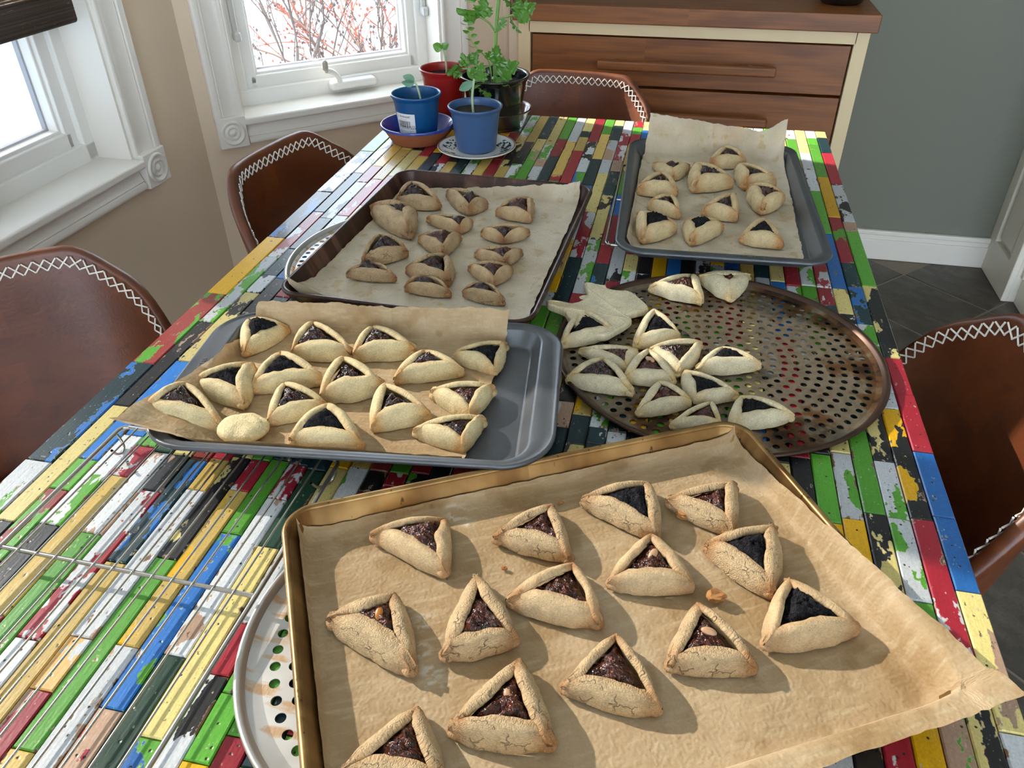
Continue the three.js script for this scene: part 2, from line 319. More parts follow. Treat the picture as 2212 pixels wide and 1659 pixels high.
// window_2: crank casement in the angled wall
{
  const w = structure('window_2', 'white casement window with crank handle and bare shrubs outside', 'window');
  const A = 0.112, B = 0.693, S = 0.665, Hd = 2.1;
  mesh('jamb', [box(A - 0.012, A + 0.004, 0.655, Hd, -0.16, 0.002), box(B - 0.004, B + 0.012, 0.655, Hd, -0.16, 0.002), box(A, B, Hd - 0.012, Hd, -0.16, 0.002)], M.trim, w);
  mesh('sill', rbox(A - 0.004, B + 0.004, 0.645, S, -0.16, 0.03, 0.006, 3), M.trim, w);
  mesh('window_frame', [rbox(A, A + 0.042, S, Hd - 0.01, -0.155, -0.085, 0.004), rbox(B - 0.035, B, S, Hd - 0.01, -0.155, -0.085, 0.004), rbox(A, B, S - 0.004, S + 0.04, -0.155, -0.08, 0.004), box(A + 0.01, A + 0.062, S + 0.01, S + 0.056, -0.15, -0.128), box(B - 0.055, B - 0.01, S + 0.01, S + 0.056, -0.15, -0.128), rbox(A, B, Hd - 0.05, Hd - 0.01, -0.155, -0.085, 0.004)], M.vinyl, w);
  sash(w, A + 0.038, B - 0.022, S + 0.034, Hd - 0.045, -0.112);
  const cas = mould(0.076, Hd - S); cas.scale(-1, 1, 1); cas.translate(A - 0.002, S + 0.006, 0); mesh('casing', flipped(cas), M.trim, w);
  const cr = mould(0.08, Hd - S); cr.translate(B + 0.003, S + 0.006, 0); mesh('casing', cr, M.trim, w);
  rosette(A - 0.078, A - 0.002, 0.592, 0.672, w); rosette(B + 0.003, B + 0.085, 0.592, 0.672, w);
  const ap = mould(0.066, B - A); ap.rotateZ(Math.PI / 2); ap.scale(1, -1, 1); ap.translate(B, 0.66, 0); mesh('apron', flipped(ap), M.trim, w);
  const op = mesh('crank_operator', rbox(0.375, 0.512, 0.676, 0.7, -0.1, -0.05, 0.01, 4), M.vinyl, w);
  mesh('crank_handle', [tube([[0.405, 0.695, -0.062], [0.395, 0.716, -0.045], [0.375, 0.735, -0.03], [0.358, 0.742, -0.022]], 0.0075, 20, 10), new THREE.SphereGeometry(0.011, 14, 10).translate(0.404, 0.694, -0.063)], M.vinyl, op);
  mesh('crank_knob', new THREE.CapsuleGeometry(0.0085, 0.012, 6, 12).translate(0.355, 0.756, -0.02), std({ color: 0xb3aca2, roughness: 0.5 }), op);
  for (const [x, y] of [[0.149, 0.85], [B - 0.012, 0.86]]) mesh('sash_lock', [rbox(x - 0.007, x + 0.007, y - 0.012, y + 0.16, -0.09, -0.072, 0.004), rbox(x - 0.009, x + 0.009, y - 0.02, y + 0.005, -0.086, -0.056, 0.006, 3)], std({ color: 0xc9c8c4, roughness: 0.35, metalness: 0.2 }), w);
  frame(w, CX, CZ, ...MX);
}
{
  const b = structure('baseboard_back', 'white stepped baseboard along the grey green wall', 'baseboard');
  mesh('board', [rbox(-0.5, 1.1, 0, 0.075, -2.8, -2.78, 0.003), rbox(-0.5, 1.1, 0.073, 0.092, -2.8, -2.786, 0.004), rbox(-0.5, 1.1, 0.09, 0.108, -2.8, -2.782, 0.005)], M.trim, b);
  const c = structure('baseboard_left', 'white baseboard at the foot of the bay wall', 'baseboard');
  mesh('board', rbox(-3.9, -0.01, 0, 0.1, 0, 0.016, 0.004), M.trim, c); frame(c, CX, CZ, ...LX);
}
console.log('room');

// ------------------------------------------------------------------ outside: snow and bare shrubs
{
  const g = grid(90, 90, (u, v) => { const x = -24 + u * 34, z = -26 + v * 34, d = Math.hypot(x + 1, z + 1.5); const y = -0.42 + 0.16 * (fbm(x * 0.9 + 40, z * 0.9, 4) - 0.5) + 0.02 * Math.max(0, d - 5) + 0.05 * (fbm(x * 4, z * 4 + 9, 3) - 0.5); return [x, (x > -1.75 && z > -2.7) ? -0.6 : y, z]; }, true);
  const s = mesh('snow_ground', g, std({ color: 0xc3dcef, roughness: 0.9 })); tag(s, 'lumpy bluish white snow covering the yard', 'snow'); s.userData.kind = 'stuff';
}
function shrub(name, label, base, h, n, mats, seed, spread) {
  const r = rng(seed), parts = [[], []];
  const grow = (p, d, len, rad, lev) => {
    const pts = [p.toArray()]; let q = p.clone(), dd = d.clone();
    for (let i = 0; i < 4; i++) { dd.add(new V3(r() - 0.5, (r() - 0.42) * 0.7, r() - 0.5).multiplyScalar(0.55)).normalize(); q = q.clone().addScaledVector(dd, len / 4); pts.push(q.toArray()); if (lev < 3 && (i > 0 || lev > 0) && r() < 0.8) for (let k = 0; k < 1 + (r() < 0.3); k++) grow(q, dd.clone().add(new V3(r() - 0.5, r() * 0.5 - 0.15, r() - 0.5).multiplyScalar(1.5)).normalize(), len * (0.42 + r() * 0.25), rad * 0.6, lev + 1); }
    parts[lev > 1 ? 1 : 0].push(tube(pts, rad, 5, 4));
    if (lev > 1) for (let k = 0; k < 2; k++) { const o = new THREE.OctahedronGeometry(0.006 + r() * 0.006, 0); o.translate(...pts[1 + Math.floor(r() * 4)]); parts[1].push(o); }
  };
  for (let i = 0; i < n; i++) grow(new V3((r() - 0.5) * spread * 0.3, -0.05, (r() - 0.5) * spread * 0.3), new V3((r() - 0.5) * spread, 1, (r() - 0.5) * spread).normalize(), h * (0.6 + r() * 0.5), 0.009, 0);
  const g = group(name, label, 'shrub', null, base);
  mesh('branches', parts[0], mats[0], g); mesh('twigs', parts[1], mats[1], g);
}
const twigRed = std({ color: 0x9a5340, roughness: 0.8 }), twigGrey = std({ color: 0x5c4f49, roughness: 0.85 }), twigPale = std({ color: 0x8a6c5c, roughness: 0.85 });
shrub('bare_shrub', 'bare grey brown shrub outside the crank window', [-2.05, -0.42, -3.85], 0.95, 5, [twigGrey, twigGrey], 11, 1.6);
shrub('bare_shrub', 'bare shrub with orange red twigs outside the crank window', [-1.6, -0.42, -4.6], 1.25, 6, [twigPale, twigRed], 23, 1.5);
shrub('bare_shrub', 'dense red twigged shrub behind the others in the snow', [-1.2, -0.42, -5.4], 1.7, 7, [twigRed, twigRed], 37, 1.6);
console.log('outside');

// ------------------------------------------------------------------ woven blind in the left window
{
  const b = group('woven_blind', 'dark brown woven wood blind hanging in the left window', 'blind');
  const reedMat = std({ color: 0x6b4f33, roughness: 0.8 }), hemTex = tex(512, 128, (x, y) => { const l = vn(3, y / 2.2), s = vn(x / 14, y / 3); return mix3(mix3(hex(0x241a13), hex(0x4a382a), l), hex(0x8c7658), s > 0.9 && vn(x / 60, y / 9) > 0.62 ? 0.7 : 0); });
  const reeds = []; const r = rng(8);
  for (let y = 1.0; y < 1.46; y += 0.0052) reeds.push(box(-0.648, -0.262, y, y + 0.0036 + r() * 0.0008, -0.048, -0.046));
  const st = mesh('woven_reeds', reeds, reedMat, b); st.userData.kind = 'stuff';
  mesh('hem', rbox(-0.65, -0.257, 0.955, 1.012, -0.066, -0.03, 0.009, 3), std({ map: hemTex, roughness: 0.75 }), b);
  mesh('top_rail', rbox(-0.65, -0.257, 1.455, 1.485, -0.062, -0.03, 0.005), reedMat, b);
  mesh('lift_cord', [rod([-0.56, 1.48, -0.046], [-0.56, 2.09, -0.046], 0.0012, 6), rod([-0.35, 1.48, -0.046], [-0.35, 2.09, -0.046], 0.0012, 6)], reedMat, b);
  frame(b, CX, CZ, ...LX);
}

// ------------------------------------------------------------------ sideboard
{
  const s = group('sideboard', 'walnut sideboard with cream frame and long wooden drawer pulls', 'sideboard', null, [-0.019, 0, -2.38]);
  const W = 0.476, wd = (a, b, c, d) => walnut(a, b, c, d);
  const uvBox = (g, s) => { const p = g.attributes.position, n = g.attributes.normal, uv = g.attributes.uv; for (let i = 0; i < p.count; i++) { const ny = Math.abs(n.getY(i)) > 0.6; uv.setXY(i, p.getX(i) * s, (ny ? p.getZ(i) : p.getY(i)) * s * 2); } return g; };
  mesh('carcass', [rbox(-W, -W + 0.036, 0.06, 0.83, -0.4, 0, 0.002), rbox(W - 0.036, W, 0.06, 0.83, -0.4, 0, 0.002), rbox(-W + 0.03, W - 0.03, 0.798, 0.83, -0.4, 0, 0.002), rbox(-W + 0.03, W - 0.03, 0.06, 0.09, -0.4, 0, 0.002), box(-W + 0.01, W - 0.01, 0.06, 0.83, -0.4, -0.385)], M.cream, s);
  mesh('top', uvBox(rbox(-W - 0.014, W + 0.015, 0.831, 0.876, -0.415, 0.018, 0.003), 0.9), wd(1, 1), s);
  mesh('filler_strip', rbox(-W - 0.032, -W, 0.0, 0.83, -0.06, -0.02, 0.002), M.wallBeige, s);
  mesh('leg', [rod([-W + 0.04, 0, -0.04], [-W + 0.04, 0.062, -0.04], 0.016), rod([W - 0.04, 0, -0.04], [W - 0.04, 0.062, -0.04], 0.016), rod([-W + 0.04, 0, -0.36], [-W + 0.04, 0.062, -0.36], 0.016), rod([W - 0.04, 0, -0.36], [W - 0.04, 0.062, -0.36], 0.016)], std({ color: 0x2a2420, roughness: 0.6 }), s);
  [[0.663, 0.793, 0.1, 0.1], [0.523, 0.656, 0.37, 0.45], [0.31, 0.516, 0.6, 0.15], [0.095, 0.303, 0.2, 0.6]].forEach(([y0, y1, ou, ov]) => {
    const d = mesh('drawer', uvBox(rbox(-W + 0.04, W - 0.04, y0, y1, -0.36, -0.006, 0.0025), 0.9), wd(1, 1, ou, ov), s), ym = y0 + (y1 - y0) * 0.4 + 0.012;
    mesh('pull', [uvBox(new RoundedBoxGeometry(0.49, 0.026, 0.022, 3, 0.006).translate(0.005, ym, 0.034), 0.9)], wd(1, 1, ov, ou), d);
    mesh('pull_post', [rod([-0.19, ym, -0.01], [-0.19, ym, 0.03], 0.009, 12), rod([0.18, ym, -0.01], [0.18, ym, 0.03], 0.009, 12)], wd(1, 1, 0.5, 0.2), d);
  });
  const bowl = mesh('black_bowl', lathe([[0.0001, 0], [0.05, 0], [0.055, 0.004], [0.075, 0.03], [0.082, 0.06], [0.079, 0.06], [0.07, 0.03], [0.05, 0.008], [0.0001, 0.006]], 40), phys({ color: 0x141312, roughness: 0.3, clearcoat: 0.6 }));
  bowl.position.set(0.385, 0.877, -2.52); tag(bowl, 'black bowl standing on the sideboard top', 'bowl');
}
// tall painted cabinet at the right edge
{
  const c = group('tall_cabinet', 'white painted tall cabinet with raised panel side by the grey green wall', 'cabinet', null, [1.1, 0, -2.8]);
  const pm = phys({ color: 0xe3ddd0, roughness: 0.42, clearcoat: 0.1 });
  mesh('carcass', rbox(0, 0.9, 0.0, 2.2, 0, 0.26, 0.004), pm, c);
  mesh('side_frame', [rbox(-0.018, 0.002, 0.0, 2.2, 0, 0.055, 0.004), rbox(-0.018, 0.002, 0.0, 2.2, 0.205, 0.26, 0.004), rbox(-0.018, 0.002, 0, 0.12, 0.05, 0.21, 0.004), rbox(-0.018, 0.002, 2.08, 2.2, 0.05, 0.21, 0.004)], pm, c);
  mesh('raised_panel', rbox(-0.013, 0.002, 0.137, 2.06, 0.07, 0.19, 0.006, 3), pm, c);
  mesh('door', [rbox(0.012, 0.44, 0.09, 2.19, 0.255, 0.278, 0.004), rbox(0.455, 0.88, 0.09, 2.19, 0.255, 0.278, 0.004)], pm, c);
  mesh('lower_front', rbox(0.02, 0.9, 0.0, 0.09, 0.26, 0.4, 0.004), pm, c);
}
console.log('furniture shell');

// ------------------------------------------------------------------ dining table of reclaimed painted planks
const X0 = -0.634, PW = 0.02115, ZF = -1.772, ZN = -0.10;
const PAINT = { G: 0x559a31, R: 0x97202f, M: 0x8a3430, W: 0xc3c6c9, Y: 0xd2c07a, T: 0xc4a558, K: 0x1d1d20, D: 0x14323a, E: 0x1f4030, B: 0x2468b0, O: 0xdfa912, N: 0xa98a74, S: 0xd9a966 };
const WOOD = hex(0x8c6a52), PRIMER = hex(0xc4bba4);
const XB = [0, 1.48, 2.5, 3.62, 4.74, 5.86, 6.95, ...Array.from({ length: 37 }, (_, i) => i + 8)].map((v) => v * PW), NC = XB.length - 1;
const planks = [];
PLANKS.forEach((s, c) => { const L = s.split(' ').map((e) => { const m = /^(-?\d+)([A-Z]+)(-?)$/.exec(e); return { c, z0: +m[1] / 1000, st: m[2], seen: !m[3] }; }); L.forEach((p, i) => { p.z1 = i + 1 < L.length ? L[i + 1].z0 : ZN; planks.push(p); }); });
{
  const colOf = Array.from({ length: NC }, (_, c) => planks.filter((p) => p.c === c));
  planks.forEach((p, i) => { p.id = i; const r = rng(i * 7 + 3); p.t = 0.9 + r() * 0.2; p.w = r(); p.base = hex(PAINT[p.st[0]]).map((v) => clamp(v * p.t, 0, 255)); p.two = p.st[1] ? hex(PAINT[p.st[1]]) : null; p.cover = 0.53 + r() * 0.1; p.worn = r() < 0.45 ? 0.1 + r() * 0.16 : 0.06 * r(); p.ox = r() * 50; p.oy = r() * 50; p.nails = Array.from({ length: 1 + Math.floor(r() * 3) }, () => [0.2 + r() * 0.6, r()]); });
  const H = new Float32Array(2048 * 2048);
  function atlas(z0, z1, hpx) {
    const colAt = new Uint8Array(2048); for (let x = 0, c = 0; x < 2048; x++) { while (c < NC - 1 && (x + 0.5) * 0.9306 / 2048 >= XB[c + 1]) c++; colAt[x] = c; }
    const W = 2048, data = new Uint8Array(W * hpx * 4), bump = new Uint8Array((W / 2) * (hpx / 2) * 4), mx = 0.9306 / W, mz = (z1 - z0) / hpx;
    for (let y = 0; y < hpx; y++) {
      const z = z0 + (y + 0.5) * mz, cur = colOf.map((L) => { let p = L[0]; for (const q of L) if (q.z0 <= z) p = q; return p; });
      for (let x = 0; x < W; x++) {
        const X = (x + 0.5) * mx, c = colAt[x], p = cur[c], u = X - XB[c], pw = XB[c + 1] - XB[c];
        const e = Math.min(u, pw - u, (z - p.z0) * 0.8, (p.z1 - z) * 0.8);
        const n1 = fbm(X * 115 + p.ox, z * 62 + p.oy, 4), n2 = vn(X * 1100 + p.ox, z * 700 + p.oy), gr = vn(X * 1500, z * 60 + p.oy), fine = fbm(X * 420 + p.oy, z * 240 + p.ox, 3);
        let col = p.base, h = 0.8;
        const rim = e < 0.0036 ? 1 - e / 0.0036 : 0, wear = n1 + 0.2 * (fine - 0.5) + rim * p.worn;
        if (p.two) { const f2 = fbm(X * 62 + p.oy, z * 24 + p.ox, 3) + 0.2 * (fine - 0.5); if (f2 > p.cover) { col = p.two; h = 0.72; } else if (f2 > p.cover - 0.012) { col = mix3(col, PRIMER, 0.6); h = 0.76; } }
        const thr = 0.76 + p.w * 0.1;
        if (wear > thr + 0.03) { col = mix3(WOOD, hex(0x5b4334), gr); h = 0.45; }
        else if (wear > thr) { col = p.st[0] === 'K' || p.st[0] === 'R' || p.st[0] === 'D' ? PRIMER : mix3(PRIMER, WOOD, 0.35); h = 0.6; }
        else if (fine > 0.81) { col = mix3(col, p.st[0] === 'W' || p.st[0] === 'Y' || p.st[0] === 'T' ? hex(0x3a3029) : PRIMER, 0.65); h = 0.65; }
        for (const k of p.nails) { const dx = u - k[0] * pw, dz = z - lerp(p.z0, p.z1, k[1]); if (dx * dx + dz * dz < 1.0e-6) { col = hex(0x2a231d); h = 0.3; } }
        const s = 0.93 + 0.1 * n2 + 0.06 * (gr - 0.5), i = (y * W + x) * 4;
        data[i] = clamp(col[0] * s, 0, 255); data[i + 1] = clamp(col[1] * s, 0, 255); data[i + 2] = clamp(col[2] * s, 0, 255); data[i + 3] = 255;
        if (!(x & 1) && !(y & 1)) { const j = ((y >> 1) * (W / 2) + (x >> 1)) * 4, b = clamp((h + 0.12 * (gr - 0.5) + 0.08 * (n2 - 0.5)) * 255, 0, 255); bump[j] = bump[j + 1] = bump[j + 2] = b; bump[j + 3] = 255; }
      }
    }
    const t = new THREE.DataTexture(data, W, hpx, THREE.RGBAFormat), b = new THREE.DataTexture(bump, W / 2, hpx / 2, THREE.RGBAFormat);
    for (const q of [t, b]) { q.magFilter = q.minFilter = THREE.LinearFilter; q.needsUpdate = true; }
    t.colorSpace = THREE.SRGBColorSpace;
    return phys({ map: t, bumpMap: b, bumpScale: 0.0009, roughness: 0.36, specularIntensity: 0.7, clearcoat: 0.28, clearcoatRoughness: 0.08 });
  }
  void H;
  const FZ = -0.99, BZ = -0.68, front = atlas(FZ, ZN, 1792), back = atlas(ZF, BZ, 1856);
  console.log('table textures');
  const table = group('dining_table', 'long dining table topped with chipped paint planks in many colours', 'table', null, [0, 0, 0]);
  const under = std({ color: 0x2a1c14, roughness: 0.85 });
  mesh('tabletop_board', rbox(X0, X0 + 0.9306, TY - 0.032, TY - 0.0045, ZF, ZN, 0.003), under, table);
  mesh('apron', [box(X0 + 0.06, X0 + 0.87, TY - 0.11, TY - 0.032, ZF + 0.06, ZF + 0.085), box(X0 + 0.06, X0 + 0.87, TY - 0.11, TY - 0.032, ZN - 0.085, ZN - 0.06), box(X0 + 0.06, X0 + 0.085, TY - 0.11, TY - 0.032, ZF + 0.06, ZN - 0.06), box(X0 + 0.845, X0 + 0.87, TY - 0.11, TY - 0.032, ZF + 0.06, ZN - 0.06)], under, table);
  for (const x of [X0 + 0.09, X0 + 0.84]) for (const z of [ZF + 0.09, ZN - 0.09]) mesh('leg', rbox(x - 0.035, x + 0.035, 0, TY - 0.03, z - 0.035, z + 0.035, 0.004), under, table);
  // every plank its own bevelled slab; split where the two texture zones meet
  const slab = (x0, x1, z0, z1, y1, zone) => {
    const b = 0.0011, y0 = TY - 0.006, lo = y1 - b, za = zone ? ZF : FZ, zb = zone ? BZ : ZN;
    const P = [[x0, y0, z0], [x1, y0, z0], [x1, y0, z1], [x0, y0, z1], [x0, lo, z0], [x1, lo, z0], [x1, lo, z1], [x0, lo, z1], [x0 + b, y1, z0 + b], [x1 - b, y1, z0 + b], [x1 - b, y1, z1 - b], [x0 + b, y1, z1 - b]];
    const F = []; for (let k = 0; k < 2; k++) for (let i = 0; i < 4; i++) { const j = (i + 1) % 4, o = k * 4; F.push([o + i, o + 4 + j, o + j], [o + i, o + 4 + i, o + 4 + j]); }
    F.push([8, 10, 9], [8, 11, 10]);
    const pos = [], uv = []; for (const f of F) for (const k of f) { pos.push(...P[k]); uv.push((P[k][0] - X0) / 0.9306, (P[k][2] - za) / (zb - za)); }
    const g = new THREE.BufferGeometry(); g.setAttribute('position', new THREE.Float32BufferAttribute(pos, 3)); g.setAttribute('uv', new THREE.Float32BufferAttribute(uv, 2)); g.computeVertexNormals(); return g;
  };
  const r = rng(77), rest = [[], []]; let n = 0;
  const order = planks.map((p) => p).sort((a, b) => (b.seen - a.seen) || (b.z1 - b.z0) - (a.z1 - a.z0));
  for (const p of order) {
    const x0 = X0 + XB[p.c] + 0.0004 + r() * 0.0003, x1 = X0 + XB[p.c + 1] - 0.0004 - r() * 0.0003, y1 = TY - 0.0012 + r() * 0.0012;
    const single = n < 300, spans = p.z0 >= FZ ? [[0, p.z0, p.z1]] : p.z1 <= BZ ? [[1, p.z0, p.z1]] : [[1, p.z0, -0.8], [0, -0.8, p.z1]];
    for (const [zone, za, zb] of spans) { const g = slab(x0, x1, za + 0.0004, zb - 0.0004, y1, zone); if (single) { mesh('plank', g, zone ? back : front, table); n++; } else rest[zone].push(g); }
  }
  rest.forEach((L, zone) => { if (L.length) { const m = mesh('plank_field', L, zone ? back : front, table); m.userData.kind = 'stuff'; } });
  console.log('planks', planks.length, 'single', n);
}

// ------------------------------------------------------------------ trays
function ringPts(a, b, rc, seg = 10) {             // rounded rectangle, counter-clockwise seen from above
  const out = [], r = Math.max(rc, 0.0008);
  for (let q = 0; q < 4; q++) { const sx = q === 0 || q === 3 ? 1 : -1, sz = q < 2 ? -1 : 1, c0 = [sx * (a - r), sz * (b - r)]; const st = [0, 1, 2, 3][q] * Math.PI / 2; for (let i = 0; i <= seg; i++) { const t = st + (i / seg) * Math.PI / 2; out.push([c0[0] + r * Math.cos(t), c0[1] - r * Math.sin(t)]); } }
  return out;
}
function loft(profile, a, b, rc, capStart = true, capEnd = true) {   // profile: [offset from a/b, y]
  const rings = profile.map(([ox, y, oz]) => ringPts(a + ox, b + (oz ?? ox), rc + Math.max(ox, -rc + 0.004)).map(([x, z]) => [x, y, z]));
  const N = rings[0].length, pos = [], idx = [];
  for (const R of rings) for (const p of R) pos.push(...p);
  for (let k = 0; k + 1 < rings.length; k++) for (let i = 0; i < N; i++) { const j = (i + 1) % N, A = k * N + i, B = k * N + j, C = A + N, D = B + N; idx.push(A, C, B, B, C, D); }
  const cap = (k, up) => { const c = pos.length / 3; pos.push(0, rings[k][0][1], 0); for (let i = 0; i < N; i++) { const j = (i + 1) % N; up ? idx.push(c, k * N + i, k * N + j) : idx.push(c, k * N + j, k * N + i); } };
  if (capStart) cap(0, true); if (capEnd) cap(rings.length - 1, false);
  const g = new THREE.BufferGeometry(); g.setAttribute('position', new THREE.Float32BufferAttribute(pos, 3)); g.setIndex(idx); planarUV(g); g.computeVertexNormals(); return g;
}
const arcPts = (cx, cy, r, t0, t1, n) => Array.from({ length: n + 1 }, (_, i) => { const t = (t0 + (t1 - t0) * i / n) * Math.PI / 180; return [cx + r * Math.cos(t), cy + r * Math.sin(t)]; });
// tray definitions: centre, turn (radians about y), half sizes of the floor, floor height
const TR = {
  B: { x: -0.030, z: -0.4155, rot: 28.6, a: 0.2155, b: 0.152, y: TY + 0.0145, run: 0.0085, h: 0.0265 },
  L: { x: -0.304, z: -0.653, rot: 6.3, a: 0.174, b: 0.110, y: TY + 0.0275, run: 0.009, h: 0.019 },
  N: { x: -0.316, z: -1.046, rot: -2.4, a: 0.159, b: 0.216, y: TY + 0.0145, run: 0.0085, h: 0.0265 },
  R: { x: 0.066, z: -1.288, rot: 2.4, a: 0.130, b: 0.222, y: TY + 0.0195, run: 0.010, h: 0.021 },
};
for (const k in TR) { const t = TR[k]; t.m = new THREE.Matrix4().makeRotationY(t.rot * Math.PI / 180).setPosition(t.x, t.y, t.z); t.inv = t.m.clone().invert(); }
const goldTex = tex(512, 512, (x, y) => { const n = fbm(x / 60, y / 30, 5), s = fbm(x / 9, y / 9, 3), d = fbm(x / 130 + 9, y / 130, 3); let c = mix3(hex(0xa08050), hex(0x745630), clamp(n * 1.7 - 0.35, 0, 1)); c = mix3(c, hex(0x5a3d20), clamp((d - 0.52) * 5, 0, 0.75)); return s > 0.77 ? mix3(c, hex(0x3d2815), 0.7) : c; });
const brownTex = tex(512, 512, (x, y) => { const n = fbm(x / 50, y / 40, 5), s = fbm(x / 7, y / 7, 3); let c = mix3(hex(0x4a2a20), hex(0x24120d), clamp(n * 1.6 - 0.3, 0, 1)); c = mix3(c, hex(0x8a6c5e), clamp((fbm(x / 90 + 3, y / 40, 4) - 0.6) * 4, 0, 0.5)); return s > 0.78 ? mix3(c, hex(0x120906), 0.7) : c; });
const greyTex = tex(256, 256, (x, y) => { const n = fbm(x / 40, y / 40, 4), s = vn(x / 2, y / 2); return mix3(hex(0x5d6064), hex(0x4a4c50), clamp(n + 0.2 * (s - 0.5), 0, 1)); });
for (const t of [goldTex, brownTex, greyTex]) t.repeat.set(4, 4);
M.gold = std({ map: goldTex, metalness: 0.75, roughness: 0.36, bumpMap: wallNoise, bumpScale: 0.0002 });
M.brown = phys({ map: brownTex, metalness: 0.45, roughness: 0.38, clearcoat: 0.25, clearcoatRoughness: 0.3 });
M.grey = phys({ map: greyTex, metalness: 0.45, roughness: 0.4, clearcoat: 0.2, clearcoatRoughness: 0.3 });
function sheetPan(t, name, label, mat, font, textAt) {
  const g = group(name, label, 'baking tray', null, [t.x, t.y, t.z]); g.rotation.y = t.rot * Math.PI / 180;
  const { run, h } = t;
  if (t === TR.B || t === TR.N) {
    const R = 0.0034;
    mesh('tray', loft([[-0.004, 0], ...arcPts(-0.004, 0.004, 0.004, -90, -20, 4), [run * 0.5, h * 0.5], [run, h - R * 0.7], ...arcPts(run + R, h - R * 0.4, R, 170, -90, 10), [run + R * 0.6, h - R * 1.5], [run * 0.5 + 0.001, h * 0.5], [0.001, 0.002], [-0.004, -0.0009]], t.a, t.b, 0.016), mat, g);
  } else {
    const w = t === TR.L ? [0.024, 0.010] : [0.011, 0.016], E = (o, y) => [o + 0, y];
    const R = 0.0022, fl = (s) => [run + w[0] * s, h, run + w[1] * s];
    mesh('tray', loft([[-0.004, 0], ...arcPts(-0.004, 0.004, 0.004, -90, -20, 4), E(run * 0.5, h * 0.5), E(run * 0.92, h * 0.9), E(run, h - 0.0012), [run + 0.0025, h], fl(0.55), fl(0.86), [run + w[0] - 0.001, h + 0.0016, run + w[1] - 0.001], [run + w[0] + R * 0.6, h + 0.0012, run + w[1] + R * 0.6], [run + w[0] + R * 1.1, h - 0.0012, run + w[1] + R * 1.1], [run + w[0] + R * 0.6, h - 0.004, run + w[1] + R * 0.6], [run + w[0] - 0.002, h - 0.003, run + w[1] - 0.002], fl(0.5).map((v, i) => i === 1 ? h - 0.0012 : v), [run + 0.003, h - 0.0015], E(run * 0.5 + 0.001, h * 0.5), E(0.001, 0.002), [-0.004, -0.0009]], t.a, t.b, 0.02), mat, g);
    const tg = new TextGeometry("Baker's Secret", { font, size: 0.0058, depth: 0.0005, curveSegments: 3 }); tg.computeBoundingBox(); tg.translate(-tg.boundingBox.max.x / 2, -0.003, 0); tg.rotateX(-Math.PI / 2);
    if (t === TR.L) { tg.rotateY(Math.PI / 2); tg.translate(-(t.a + run + 0.012), h, textAt); } else tg.translate(textAt, h + 0.0002, t.b + run + 0.008);
    mesh('embossed_lettering', tg, phys({ color: 0x6d7074, metalness: 0.4, roughness: 0.45 }), g);
  }
  return g;
}
const font = await new FontLoader().loadAsync('fonts/droid/droid_serif_bold.typeface.json');
sheetPan(TR.B, 'sheet_pan', 'worn gold coloured half sheet pan holding tan pastries', M.gold, font);
sheetPan(TR.L, 'cookie_sheet', 'grey nonstick cookie sheet with wide side rims holding pale pastries', M.grey, font, 0.005);
sheetPan(TR.N, 'sheet_pan', 'dark brown seasoned sheet pan lying on a silver perforated pan', M.brown, font);
sheetPan(TR.R, 'cookie_sheet', 'grey nonstick cookie sheet on a wire rack near the sideboard', M.grey, font, 0.03);

// ------------------------------------------------------------------ perforated pizza pans
function pizzaPan(name, label, R, pos, mat, rimMat, holeR, rings, pitch, mg = 0.0195) {
  const g = group(name, label, 'pizza pan', null, pos);
  const s = new THREE.Shape(Array.from({ length: 120 }, (_, i) => new THREE.Vector2((R - mg) * Math.cos(i / 60 * Math.PI), (R - mg) * Math.sin(i / 60 * Math.PI))));
  for (let n = 1; n <= rings; n++) for (let k = 0; k < 6 * n; k++) { const t = k / (6 * n) * Math.PI * 2 + n * 0.26, h = new THREE.Path(); h.absarc(n * pitch * Math.cos(t), n * pitch * Math.sin(t), holeR, 0, Math.PI * 2, true); s.holes.push(h); }
  const e = new THREE.ExtrudeGeometry(s, { depth: 0.0009, bevelEnabled: false, curveSegments: 7 }); e.rotateX(-Math.PI / 2); e.translate(0, 0.0012, 0); planarUV(e);
  mesh('perforated_disc', e, mat, g);
  const lip = lathe([[R - mg - 0.002, 0.0012], [R - mg - 0.001, 0.0021], [R - Math.min(mg, 0.012), 0.0026], [R - 0.0078, 0.0054], [R - 0.0075, 0.0045], [R - Math.min(mg, 0.012), 0.0016], [R - mg - 0.002, 0.0012]], 128); mesh('lip', planarUV(lip), mat, g);
  mesh('rolled_rim', lathe([[R - 0.0085, 0.0052], [R - 0.006, 0.0085], [R - 0.0035, 0.0102], [R - 0.001, 0.0098], [R, 0.0078], [R - 0.0012, 0.006], [R - 0.004, 0.0052], [R - 0.0085, 0.0046]], 128), rimMat, g); return g;
}
const darkPanTex = tex(1024, 1024, (x, y) => {     // baked-on brown grease over bare steel
  const X = (x / 1024 - 0.5) * 0.42, Z = (y / 1024 - 0.5) * 0.42, n = fbm(X * 28 + 7, Z * 28 + 3, 5), f = fbm(X * 160, Z * 160, 3), r = Math.hypot(X, Z) / 0.2;
  let c = mix3(hex(0x877c6b), hex(0x675a48), f);
  const burnt = r * 0.62 + (n - 0.5) * 1.15 + (f - 0.5) * 0.25; c = mix3(c, hex(0x5d3f22), sstep(0.41, 0.62, burnt)); c = mix3(c, hex(0x2b1b10), sstep(0.66, 0.84, burnt));
  return c;
});
const panUV = (t) => { const c = t.clone(); c.repeat.set(1 / 0.42, 1 / 0.42); c.offset.set(0.5, 0.5); c.needsUpdate = true; return c; };
